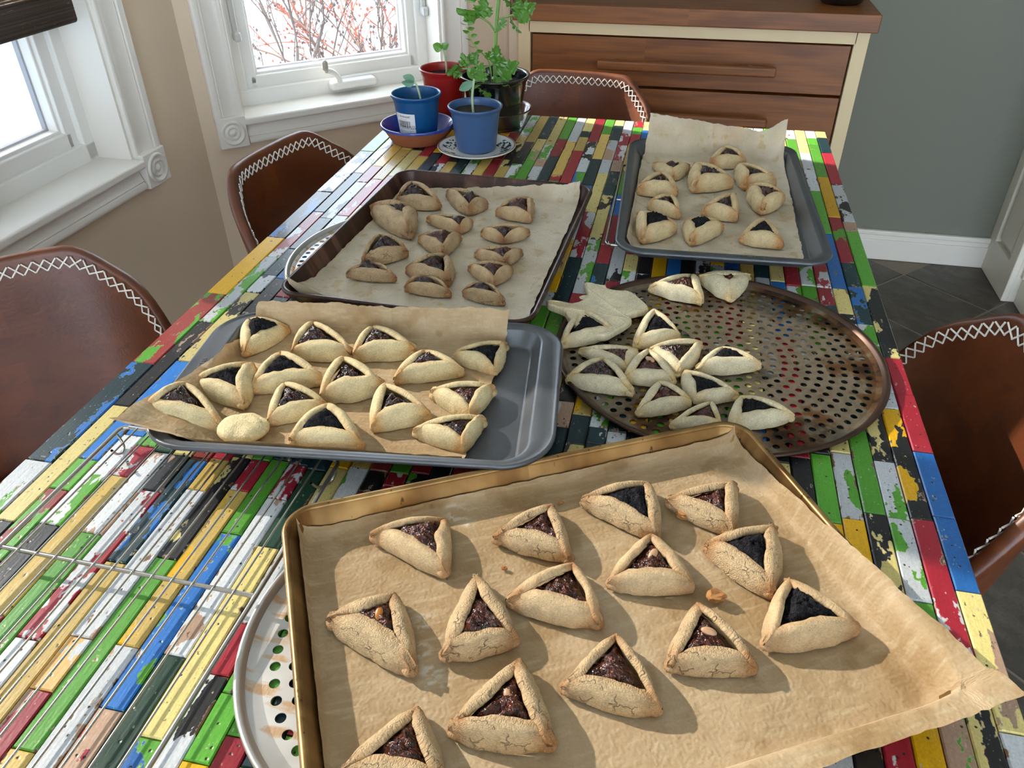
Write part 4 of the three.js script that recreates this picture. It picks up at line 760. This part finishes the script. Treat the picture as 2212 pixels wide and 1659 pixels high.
for (const k of ['B', 'L', 'N', 'R', 'P']) {
  const [h, list] = DATA[k];
  list.forEach((row, i) => {
    const P = [0, 1, 2].map((j) => [row[2 * j] / 1000, row[2 * j + 1] / 1000]), c = [0, 1].map((a) => (P[0][a] + P[1][a] + P[2][a]) / 3), f = row[6], id = k + i;
    const local = P.map((p) => [(p[0] - c[0]) * 1.055, (p[1] - c[1]) * 1.055]);
    const [dg, fg] = pastry(local, f, k, ++seedNo, SHAPE[id] ?? { fold: k === 'P' ? 0.58 : k === 'N' ? 0.5 : k === 'B' ? 0.56 : k === 'R' ? 0.62 : 0.58, H: k === 'P' ? 0.26 : k === 'B' ? 0.275 : 0.315, fill: k === 'N' ? 1.12 + (i % 3) * 0.08 : undefined });
    const g = group('triangular_pastry', NOTES[id], 'pastry', `pastries with ${FILLS[f]} on the ${WHERE[k][0]}`, [c[0], TY + h + (k === 'P' ? 0 : 0.0006), c[1]]);
    if (id === 'L9') { g.position.y += 0.0085; g.rotation.z = -0.2; }
    mesh('dough_shell', dg, CRACKED.has(id) || ((k === 'B' || k === 'N') && i % 2) ? M.doughCracked : M.doughPlain, g);
    mesh('filling', fg, M.fill[f], g);
    const rr = rng(i + 900);
    if (['B4', 'B10', 'P5', 'B11', 'B7'].includes(id)) { const n = new THREE.SphereGeometry(1, 14, 10); n.scale(0.0034, 0.0026, 0.0062); n.rotateY(rr() * 3); n.rotateX(0.35); const I = [(local[0][0] + local[1][0] + local[2][0]) / 3, (local[0][1] + local[1][1] + local[2][1]) / 3]; n.translate(I[0], 0.0185, I[1] - 0.004); mesh('nut_piece', n, phys({ color: id === 'B10' ? 0xb06a1e : 0xb58a66, roughness: 0.35, clearcoat: 0.5 }), g); }
  });
}
// round scrap biscuit, flat dough scrap, crumbs
{
  const [x, z] = DATA.blob.map((v) => v / 1000), g = group('round_biscuit', 'small round lump of baked dough without filling on the pale cookie sheet', 'biscuit', null, [x, TY + 0.029, z]);
  const s = new THREE.SphereGeometry(1, 40, 22), p = s.attributes.position; for (let i = 0; i < p.count; i++) { const q = new V3().fromBufferAttribute(p, i), n = 1 + 0.22 * (fbm(q.x * 2.2 + 3, q.z * 2.2 + q.y * 2, 3) - 0.5); p.setXYZ(i, q.x * 0.0262 * n, Math.max(-0.0002, (q.y * 0.5 + 0.45) * 0.0195 * n), q.z * 0.0225 * n); }
  s.computeVertexNormals(); planarUV(s); const c = new Float32Array(p.count * 3); for (let i = 0; i < p.count; i++) { const n = fbm(p.getX(i) * 150, p.getZ(i) * 150 + 3, 3), t = sstep(0.006, 0, p.getY(i)) * n; for (let k = 0; k < 3; k++) c[3 * i + k] = lerp(DOUGH.L[0][k], DOUGH.L[1][k], t) * (0.95 + 0.1 * n); } s.setAttribute('color', new THREE.BufferAttribute(c, 3));
  mesh('dough', s, M.doughPlain, g);
}
{
  const pts = DATA.scrap.map(([x, z]) => [x / 1000, z / 1000]), c = [0, 1].map((k) => pts.reduce((a, p) => a + p[k], 0) / pts.length), L = pts.map((p) => new THREE.Vector2(p[0] - c[0], -(p[1] - c[1])));
  const curve = new THREE.SplineCurve([...L, L[0]]), sh = new THREE.Shape(curve.getPoints(90));
  const e = new THREE.ExtrudeGeometry(sh, { depth: 0.0035, bevelEnabled: true, bevelThickness: 0.0028, bevelSize: 0.0028, bevelSegments: 4, bevelOffset: -0.0022 }); e.rotateX(-Math.PI / 2); e.translate(0, 0.0028, 0);
  const q = e.attributes.position; for (let i = 0; i < q.count; i++) { const x = q.getX(i), z = q.getZ(i); q.setY(i, q.getY(i) * (0.75 + 0.8 * fbm(x * 60 + 4, z * 60, 3)) + sstep(-0.03, -0.07, x) * 0.006); }
  e.computeVertexNormals(); planarUV(e); const col = new Float32Array(q.count * 3); for (let i = 0; i < q.count; i++) { const n = fbm(q.getX(i) * 80, q.getZ(i) * 80, 3), b = sstep(-0.02, -0.08, q.getX(i)) * n; for (let k = 0; k < 3; k++) col[3 * i + k] = lerp(0.97 * DOUGH.P[0][k], DOUGH.P[1][k], b) * (0.94 + 0.12 * n); } e.setAttribute('color', new THREE.BufferAttribute(col, 3));
  const g = group('dough_scrap', 'flat irregular scrap of baked dough with a thin pointed tail on the pizza pan rim', 'dough scrap', null, [c[0], TY + 0.0062, c[1]]);
  mesh('dough', e, M.doughPlain, g);
  const seam = (a, b, c2) => { const G = grid(16, 8, (u, v) => { const t = u, mx = [0, 1].map((k) => (1 - t) ** 2 * a[k] + 2 * t * (1 - t) * b[k] + t * t * c2[k]), w = (v - 0.5) * 0.022 * Math.sin(Math.PI * clamp(0.08 + 0.84 * t, 0, 1)) ; return [mx[0] + w * 0.5, 0.0072 + 0.0042 * Math.cos((v - 0.5) * Math.PI) * Math.sin(Math.PI * t) ** 0.6 - 0.002, mx[1] + w]; }, true); const cc = new Float32Array(G.attributes.position.count * 3); for (let i = 0; i < cc.length; i++) cc[i] = DOUGH.P[0][i % 3]; G.setAttribute('color', new THREE.BufferAttribute(cc, 3)); return G; };
  mesh('folded_lobe', seam([0.012, -0.012], [0.03, -0.006], [0.045, 0.004]), M.doughPlain, g); mesh('folded_lobe', seam([0.006, 0.02], [0.026, 0.016], [0.04, 0.012]), M.doughPlain, g); mesh('folded_lobe', seam([-0.03, -0.02], [-0.012, -0.022], [0.004, -0.014]), M.doughPlain, g);
}
DATA.crumbs.forEach(([x, z], i) => { const s = [0.0058, 0.005, 0.002, 0.002][i], g = new THREE.DodecahedronGeometry(s, 1), p = g.attributes.position; for (let k = 0; k < p.count; k++) { const n = 0.8 + 0.5 * hash2(Math.round(p.getX(k) * 1e5) + i, Math.round(p.getY(k) * 1e5 + p.getZ(k) * 3e5)); p.setXYZ(k, p.getX(k) * n * 1.3, p.getY(k) * n * 0.8, p.getZ(k) * n); } g.computeVertexNormals(); const m = mesh('pastry_crumb', g, std({ color: 0xa5713f, roughness: 0.8 })); m.position.set(x / 1000, TY + 0.0175 + s * 0.7, z / 1000); tag(m, ['large brown pastry crumb lying alone on the brown parchment', 'brown crumb peeking from under the wide date pastry', 'tiny crumb on the brown parchment between four pastries', 'tiny crumb at the far wall of the gold pan paper'][i], 'crumb'); });
console.log('pastries', seedNo);

// ------------------------------------------------------------------ leather bucket chairs with cross stitching
const leatherTex = tex(512, 512, (x, y) => { const wx = x + 60 * fbm(x / 40, y / 40 + 7, 3), wy = y + 60 * fbm(x / 40 + 31, y / 40, 3), n = fbm(wx / 55, wy / 55, 5), s = fbm(wx / 14, wy / 14, 4); return mix3(mix3(hex(0x703713), hex(0x56280d), clamp(n * 1.7 - 0.35, 0, 1)), hex(0x4a210d), clamp((s - 0.6) * 2.4, 0, 0.5)); });
const leatherBump = gray(256, 256, (x, y) => 0.6 * fbm(x / 4, y / 4, 3) + 0.4 * fbm(x / 14, y / 14, 2));
leatherTex.repeat.set(1.6, 1.6); leatherBump.repeat.set(6, 6);
M.leather = phys({ map: leatherTex, roughness: 0.42, bumpMap: leatherBump, bumpScale: 0.0004, clearcoat: 0.22, clearcoatRoughness: 0.4 });
M.thread = std({ color: 0xe6ded2, roughness: 0.8 });
M.blackMetal = std({ color: 0x1b1a19, roughness: 0.45, metalness: 0.6 });
const stitchGeo = (() => { const g = merge([rod([-0.0075, -0.0085, 0.0006], [0.0075, 0.0085, 0.0022], 0.0013, 6), rod([0.0075, -0.0085, 0.0006], [-0.0075, 0.0085, 0.0022], 0.0013, 6)]); return g; })();
function chair(label, x, z, turn) {
  const c = group('leather_chair', label, 'chair', 'brown leather bucket chairs around the table', [x, 0, z]); c.rotation.y = turn;
  const F = 112 * Math.PI / 180, yT = (f) => { const a = Math.abs(f) * 180 / Math.PI; return 0.772 - 0.05 * sstep(18, 44, a) - 0.17 * sstep(38, 78, a) - 0.09 * sstep(70, 112, a); };
  const P = (f, v, off) => { const y = 0.435 + (yT(f) - 0.435) * v, s = (y - 0.435) / 0.33, a = 0.213 + 0.031 * s + off, b = 0.192 + 0.057 * s + off; return [a * Math.sign(Math.sin(f)) * Math.pow(Math.abs(Math.sin(f)), 0.72), y, -b * Math.sign(Math.cos(f)) * Math.pow(Math.abs(Math.cos(f)), 0.85)]; };
  const t = 0.0085, NV = 18, prof = [...Array.from({ length: NV + 1 }, (_, i) => [i / NV, -t]), ...arcPts(0, 0, 1, 180, 0, 6).slice(1, -1).map(([cx, cy]) => ['e', cx, cy]), ...Array.from({ length: NV + 1 }, (_, i) => [1 - i / NV, t])];
  mesh('backrest_shell', grid(72, prof.length - 1, (u, v) => { const f = (u * 2 - 1) * F, q = prof[Math.round(v * (prof.length - 1))]; const p = q[0] === 'e' ? P(f, 1, q[1] * t) : P(f, q[0], q[1]); if (q[0] === 'e') p[1] += q[2] * t; return [...p, f * 0.22, p[1]]; }, true), M.leather, c);
  mesh('seat', grid(28, 28, (u, v) => { const z0 = lerp(-0.175, 0.235, v), hw = 0.2 * Math.pow(clamp(1 - Math.pow(Math.abs((v - 0.5) * 2), 3.2), 0.0004, 1), 0.4), xx = (u * 2 - 1) * hw, e = Math.abs(u * 2 - 1); return [xx, 0.468 - 0.016 * (1 - e * e) * Math.sin(Math.PI * v) - 0.03 * sstep(0.86, 1, v) - 0.02 * sstep(0.9, 1, e), z0, xx, z0]; }, true), M.leather, c);
  mesh('seat_underside', rbox(-0.17, 0.17, 0.415, 0.45, -0.15, 0.19, 0.02, 3), M.leather, c);
  for (const [lx, lz] of [[-0.15, 0.16], [0.15, 0.16], [-0.15, -0.13], [0.15, -0.13]]) mesh('leg', rod([lx * 1.3, 0, lz * 1.25], [lx, 0.43, lz], 0.009, 10, 0.013), M.blackMetal, c);
  mesh('leg_frame', [rod([-0.15, 0.415, 0.16], [0.15, 0.415, -0.13], 0.009), rod([0.15, 0.415, 0.16], [-0.15, 0.415, -0.13], 0.009)], M.blackMetal, c);
  // stitches march along the rim on the inner face
  let f = -F * 0.97, prev = new V3(...P(f, 1, -t)), acc = 0;
  const drop = (ff) => 0.0125 / (yT(ff) - 0.435);
  for (; f < F * 0.97; f += 0.004) {
    const q = new V3(...P(f, 1, -t)); acc += q.distanceTo(prev); prev = q;
    if (acc < 0.0155) continue; acc = 0;
    const a = new V3(...P(f, 1 - drop(f), -t)), b = new V3(...P(f + 0.01, 1 - drop(f + 0.01), -t)), X = b.clone().sub(a).normalize(), up = new V3(...P(f, 1, -t)).sub(a).normalize(), Z = new V3().crossVectors(X, up).normalize(), Y = new V3().crossVectors(Z, X);
    const ctr = new V3(0, a.y, 0), toC = ctr.sub(a); if (Z.dot(toC) < 0) { Z.negate(); X.negate(); }
    const m = mesh('stitch', stitchGeo, M.thread, c); m.applyMatrix4(new THREE.Matrix4().makeBasis(X, Y, Z).setPosition(a.x + Z.x * 0.001, a.y, a.z + Z.z * 0.001));
  }
  return c;
}
chair('brown leather chair in shade beneath the blind window, nearest the empty cooling rack', -0.786, -0.666, 0.80);
chair('brown leather chair in shade at the bay corner, beside the dark brown sheet pan', -0.542, -1.332, 1.40);
chair('brown leather chair at the table end in front of the sideboard', -0.284, -1.803, -0.08);
chair('sunlit orange brown leather chair beside the scorched pizza pan', 0.214, -0.855, -1.55);
console.log('chairs');

// ------------------------------------------------------------------ plant pots, saucers, plants
M.leaf = phys({ color: 0x588e2e, roughness: 0.38, transmission: 0.3, thickness: 0, clearcoat: 0.35, clearcoatRoughness: 0.25, side: THREE.DoubleSide });
M.leafDull = phys({ color: 0x6f9a7e, roughness: 0.55, transmission: 0.2, thickness: 0, side: THREE.DoubleSide });
M.stem = phys({ color: 0x7ea052, roughness: 0.5 }); M.stemPale = phys({ color: 0xa9bb92, roughness: 0.5 });
M.soil = std({ map: tex(128, 128, (x, y) => mix3(hex(0x140e0b), hex(0x3a2a20), Math.pow(fbm(x / 3, y / 3, 3), 2))), roughness: 0.95, bumpMap: wallNoise, bumpScale: 0.004 });
function potGeo(rt, rb, h, w = 0.0014, lip = 0.0045) { return lathe([[0.0001, 0], [rb - 0.003, 0], [rb, 0.003], [lerp(rb, rt - lip, 0.86), h * 0.86], [rt - lip + 0.0008, h * 0.885], [rt - lip + 0.001, h - 0.006], [rt - 0.001, h - 0.0052], [rt, h - 0.002], [rt - 0.0015, h], [rt - lip, h - 0.0008], [rt - lip - w, h - 0.004], [lerp(rb, rt - lip, 0.8) - w, h * 0.8], [rb - w, 0.004], [0.0001, 0.004]], 56); }
function soil(rt, rb, h, level, parent) { const R = lerp(rb, rt - 0.0045, level) - 0.0012; mesh('soil', grid(36, 10, (u, v) => { const t = u * Math.PI * 2, x = Math.cos(t) * R * v, z = Math.sin(t) * R * v; return [x, h * level + 0.004 * (fbm(x * 200 + 5, z * 200, 3) - 0.5), z, x * 12, z * 12]; }), M.soil, parent); }
function lobedLeaf(s, r) {                          // flat-parsley like leaf, stalk at origin, pointing along +y
  const sh = new THREE.Shape(); sh.moveTo(0, 0);
  const side = (k) => [[0.16, 0.1], [0.3, 0.12], [0.46, 0.3], [0.4, 0.36], [0.52, 0.46], [0.4, 0.5], [0.46, 0.64], [0.3, 0.6], [0.22, 0.58], [0.3, 0.76], [0.2, 0.8], [0.16, 0.94], [0.08, 0.9]].map(([x, y]) => [k * x * (0.9 + 0.2 * r()), y * (0.94 + 0.12 * r())]);
  const a = side(1), b = side(-1).reverse(); for (const p of a) sh.lineTo(p[0] * s, p[1] * s); sh.lineTo(0, s * 1.02); for (const p of b) sh.lineTo(p[0] * s, p[1] * s); sh.closePath();
  const g0 = new THREE.ShapeGeometry(sh), flat = g0.index ? g0.toNonIndexed() : g0; let g = subdivide(subdivide(flat)); const p = g.attributes.position;
  for (let i = 0; i < p.count; i++) { const x = p.getX(i) / s, y = p.getY(i) / s; p.setZ(i, s * (-0.28 * y * y + 0.18 * Math.abs(x) + 0.05 * Math.sin(x * 17 + y * 13))); }
  g.computeVertexNormals(); return g;
}
function subdivide(g) { const p = g.attributes.position.array, out = []; for (let i = 0; i < p.length; i += 9) { const A = [p[i], p[i + 1], p[i + 2]], B = [p[i + 3], p[i + 4], p[i + 5]], C = [p[i + 6], p[i + 7], p[i + 8]], h = (a, b) => [(a[0] + b[0]) / 2, (a[1] + b[1]) / 2, (a[2] + b[2]) / 2], ab = h(A, B), bc = h(B, C), ca = h(C, A); out.push(...A, ...ab, ...ca, ...ab, ...B, ...bc, ...ca, ...bc, ...C, ...ab, ...bc, ...ca); } const q = new THREE.BufferGeometry(); q.setAttribute('position', new THREE.Float32BufferAttribute(out, 3)); q.setAttribute('uv', new THREE.Float32BufferAttribute(new Float32Array(out.length / 3 * 2), 2)); return q; }
function ovalLeaf(l, w, bend = 0.25) { return grid(8, 16, (u, v) => { const hw = w / 2 * Math.pow(Math.sin(Math.PI * clamp(0.02 + 0.97 * v, 0, 1)), 0.7), x = (u * 2 - 1) * hw; return [x, v * l, -bend * l * v * v + 0.3 * Math.abs(x)]; }); }
function leafAt(parent, g, pos, dir, roll, mat, name = 'leaf') { const m = mesh(name, g, mat, parent), d = new V3(...dir).normalize(), q = new THREE.Quaternion().setFromUnitVectors(new V3(0, 1, 0), d); m.quaternion.copy(q).multiply(new THREE.Quaternion().setFromAxisAngle(new V3(0, 1, 0), roll)); m.position.set(...pos); return m; }
// saucers
{
  const s = group('terracotta_saucer', 'terracotta saucer with glossy blue glazed inside under the labelled blue pot', 'saucer', null, [-0.538, TY, -1.562]);
  mesh('clay_body', lathe([[0.0001, 0], [0.054, 0], [0.056, 0.002], [0.073, 0.031], [0.0755, 0.0315]], 64), std({ color: 0x9a5836, roughness: 0.85 }), s);
  mesh('glazed_inside', lathe([[0.0757, 0.0305], [0.0762, 0.0345], [0.0745, 0.0362], [0.0718, 0.0345], [0.056, 0.0075], [0.05, 0.0055], [0.0001, 0.0055]], 64), phys({ color: 0x2c3f94, roughness: 0.18, clearcoat: 0.9, clearcoatRoughness: 0.06 }), s);
  const w = group('china_saucer', 'white china saucer with dark floral border under the plain blue pot', 'saucer', null, [-0.397, TY, -1.502]);
  const cv = tex(1024, 128, (x, y) => { const v = y / 128, n = fbm(x / 13, y / 9, 3), m = vn(x / 46, 3) > 0.36; if (v > 0.93) return hex(0x8a6a60); if (v > 0.45 && v < 0.84 && m && n > 0.52) return mix3(hex(0x1d2a33), hex(0x4c6170), vn(x / 3, y / 3)); return hex(0xdfdcd6); });
  mesh('plate', lathe([[0.0001, 0], [0.04, 0], [0.043, 0.003], [0.0765, 0.0145], [0.0785, 0.0165], [0.0772, 0.0178]], 64), phys({ color: 0xe4e0d8, roughness: 0.2, clearcoat: 0.8, clearcoatRoughness: 0.08 }), w);
  const inner = lathe([[0.0772, 0.0178], [0.0745, 0.0172], [0.06, 0.0105], [0.044, 0.0058], [0.03, 0.005], [0.0001, 0.005]], 64), pp = inner.attributes.position, uu = inner.attributes.uv; for (let i = 0; i < pp.count; i++) uu.setY(i, clamp((Math.hypot(pp.getX(i), pp.getZ(i)) - 0.02) / 0.058, 0.001, 0.999)); 
  mesh('printed_face', inner, phys({ map: cv, roughness: 0.2, clearcoat: 0.8, clearcoatRoughness: 0.08, side: THREE.DoubleSide }), w);
  const k = mesh('plastic_saucer', lathe([[0.0001, 0.0], [0.056, 0], [0.059, 0.003], [0.069, 0.034], [0.074, 0.0365], [0.0745, 0.039], [0.0725, 0.0398], [0.0672, 0.0375], [0.0572, 0.0042], [0.054, 0.0016], [0.0001, 0.0016]], 64), phys({ color: 0xffffff, roughness: 0.04, transmission: 1, thickness: 0.001, ior: 1.46 })); k.position.set(-0.397, TY, -1.686); tag(k, 'clear plastic saucer under the black pot', 'saucer');
}
// pots
const plastic = (c, rough = 0.32) => phys({ color: c, roughness: rough, clearcoat: 0.25, clearcoatRoughness: 0.2 });
{
  const g = group('potted_seedling', 'blue plastic pot with white barcode label and a small seedling', 'potted plant', null, [-0.540, TY + 0.0065, -1.572]), [rt, rb, h] = [0.0525, 0.0385, 0.0865];
  mesh('pot', potGeo(rt, rb, h), plastic(0x114d80), g); soil(rt, rb, h, 0.72, g);
  const cv = document.createElement('canvas'); cv.width = 256; cv.height = 256; const x = cv.getContext('2d'); x.fillStyle = '#e2dfdb'; x.fillRect(0, 0, 256, 256); x.fillStyle = '#4a3c34'; x.font = 'bold 34px sans-serif'; x.fillText('J. Armuzel', 34, 44); x.fillStyle = '#777'; x.font = '15px sans-serif'; x.fillText('Plant 4 pouces', 64, 70);
  x.fillStyle = '#1b1a1c'; const r = rng(5); for (let i = 30; i < 196;) { const w = 2 + Math.floor(r() * 6); x.fillRect(i, 82, w, 74); i += w + 2 + Math.floor(r() * 5); }
  x.font = 'italic 56px serif'; x.fillStyle = '#131316'; x.fillText('Tomatillo', 20, 172); x.fillStyle = '#6a6a70'; x.font = '14px sans-serif'; x.fillText('Annual plant, full sun exposure', 34, 200); x.fillText('Plante annuelle, plein soleil', 34, 218); x.fillText('4711 12940', 80, 240);
  const t = new THREE.CanvasTexture(cv); t.colorSpace = THREE.SRGBColorSpace;
  const R = (y) => lerp(rb, rt - 0.0045, y / h) + 0.0004;
  mesh('paper_label', grid(20, 6, (u, v) => { const y = 0.0085 + 0.046 * v, a = lerp(-0.86, 0.2, u), rr = R(y) + 0.0003; return [Math.sin(a) * rr, y, Math.cos(a) * rr, u, v]; }), std({ map: t, roughness: 0.6, side: THREE.DoubleSide }), g);
  mesh('stem', tube([[0.012, 0.06, 0.004], [0.01, 0.078, 0.004], [0.004, 0.1, 0.002], [-0.001, 0.107, 0.001]], 0.0021, 16, 8), M.stemPale, g);
  leafAt(g, ovalLeaf(0.024, 0.017, 0.5), [-0.001, 0.107, 0.001], [-0.6, 0.5, 0.1], 0.9, M.leafDull); leafAt(g, ovalLeaf(0.023, 0.016, 0.5), [-0.001, 0.106, 0.002], [-0.75, -0.1, 0.5], 0.4, M.leafDull);
}
{
  const g = group('potted_seedling', 'red plastic pot with one round leaved seedling', 'potted plant', null, [-0.522, TY, -1.716]), [rt, rb, h] = [0.053, 0.039, 0.108];
  mesh('pot', potGeo(rt, rb, h), plastic(0x9c1713), g); soil(rt, rb, h, 0.84, g);
  mesh('stem', tube([[0.006, 0.088, 0], [0.006, 0.115, 0], [0.003, 0.138, 0], [0.0, 0.146, 0.001]], 0.0021, 16, 8), M.stemPale, g);
  leafAt(g, ovalLeaf(0.02, 0.02, 0.5), [0, 0.146, 0.001], [-0.8, 0.25, 0.3], 0.3, M.leaf); leafAt(g, ovalLeaf(0.016, 0.016, 0.4), [0, 0.146, 0.001], [0.7, 0.6, 0.2], -0.4, M.leaf);
}
{
  const g = group('potted_seedling', 'plain blue plastic pot on white china saucer with a tall pale stemmed seedling', 'potted plant', null, [-0.401, TY + 0.0052, -1.515]), [rt, rb, h] = [0.054, 0.0395, 0.0865];
  mesh('pot', potGeo(rt, rb, h), plastic(0x375682), g); soil(rt, rb, h, 0.84, g);
  mesh('stem', tube([[-0.003, 0.07, 0.004], [-0.004, 0.1, 0.004], [-0.001, 0.125, 0.004], [0.001, 0.136, 0.003]], 0.0024, 16, 8), M.stemPale, g);
  leafAt(g, ovalLeaf(0.03, 0.017, 0.4), [-0.002, 0.13, 0.004], [-0.8, -0.5, 0.35], 0.6, M.leafDull); leafAt(g, ovalLeaf(0.022, 0.014, 0.3), [0.0, 0.135, 0.003], [-0.35, 0.8, 0.3], 0.5, M.leaf); leafAt(g, lobedLeaf(0.034, rng(3)), [0.001, 0.135, 0.003], [0.55, 0.75, 0.2], 0.2, M.leaf);
}
{
  const g = group('potted_celery', 'tall leafy celery plant in a glossy black pot', 'potted plant', null, [-0.402, TY + 0.002, -1.69]), [rt, rb, h] = [0.075, 0.0535, 0.1045];
  mesh('pot', potGeo(rt, rb, h, 0.0016, 0.006), phys({ color: 0x0b0b0c, roughness: 0.16, clearcoat: 0.7, clearcoatRoughness: 0.08 }), g); soil(rt, rb, h, 0.8, g);
  const Q = (px, py, dz = 0) => [(px - 1071) / 994, 0.1 + (163 - py) / 930, dz];
  mesh('stalk', tube([Q(1071, 178), Q(1073, 120), Q(1078, 62, 0.006), Q(1086, 10, 0.01), Q(1095, -60, 0.01)], 0.0042, 30, 8), M.stem, g);
  mesh('stalk', tube([Q(1068, 178, 0.01), Q(1062, 130, 0.02), Q(1046, 110, 0.03), Q(1032, 95, 0.03), Q(1022, 70, 0.03)], 0.0016, 24, 6), M.stem, g);
  mesh('stalk', tube([Q(1074, 80, 0.005), Q(1064, 64, 0.015), Q(1048, 52, 0.025)], 0.002, 14, 6), M.stem, g); mesh('stalk', tube([Q(1079, 60, 0.006), Q(1094, 54, 0.02), Q(1118, 46, 0.03)], 0.0019, 14, 6), M.stem, g); mesh('stalk', tube([Q(1070, 140, 0.01), Q(1045, 143, 0.035), Q(1012, 142, 0.045)], 0.0017, 14, 6), M.stem, g);
  const r = rng(41), L = [[1118, 46, 0.035, 0.05, [0.9, 0.4, 0.2]], [1112, 50, 0.03, 0.036, [0.4, -0.8, 0.3]], [1098, 52, 0.03, 0.034, [-0.2, -0.8, 0.5]], [1104, 20, 0.02, 0.04, [0.3, -0.6, 0.5]], [1108, 0, 0.02, 0.05, [0.5, 0.5, 0.4]], [1048, 54, 0.025, 0.05, [-0.7, 0.2, 0.5]], [1054, 56, 0.02, 0.042, [0.1, 0.9, 0.3]], [1050, 24, 0.02, 0.045, [-0.6, 0.5, 0.5]], [1074, 16, 0.02, 0.045, [-0.4, 0.8, 0.4]], [1082, 150, 0.03, 0.055, [0.7, 0.35, 0.4]], [1084, 152, 0.035, 0.05, [0.5, -0.45, 0.6]], [1060, 148, 0.04, 0.05, [-0.2, -0.6, 0.6]], [1052, 156, 0.045, 0.045, [-0.5, -0.3, 0.7]], [1066, 160, 0.05, 0.04, [0.1, -0.8, 0.5]], [1012, 142, 0.045, 0.034, [-0.8, -0.3, 0.5]], [1022, 140, 0.045, 0.03, [-0.2, 0.8, 0.3]], [1030, 134, 0.04, 0.03, [0.5, 0.7, 0.3]], [1072, 132, 0.03, 0.04, [0.4, 0.7, 0.4]], [1098, -30, 0.01, 0.06, [0.7, 0.4, 0.3]], [1090, -30, 0.01, 0.06, [-0.7, 0.4, 0.3]]];
  for (const [px, py, dz, s, d] of L) leafAt(g, lobedLeaf(s, r), Q(px, py, dz), d, (r() - 0.5) * 0.9, M.leaf);
  for (let i = 0; i < 9; i++) { const t = i / 8; leafAt(g, ovalLeaf(0.014, 0.008, 0.3), Q(1044 - 22 * t, 118 - 52 * t, 0.03), [(i % 2 ? 1 : -1) * 0.8, 0.3 * (r() - 0.2), 0.4], (r() - 0.5) * 2, M.leaf, 'leaflet'); }
}
console.log('plants');
renderer.render(scene, camera);
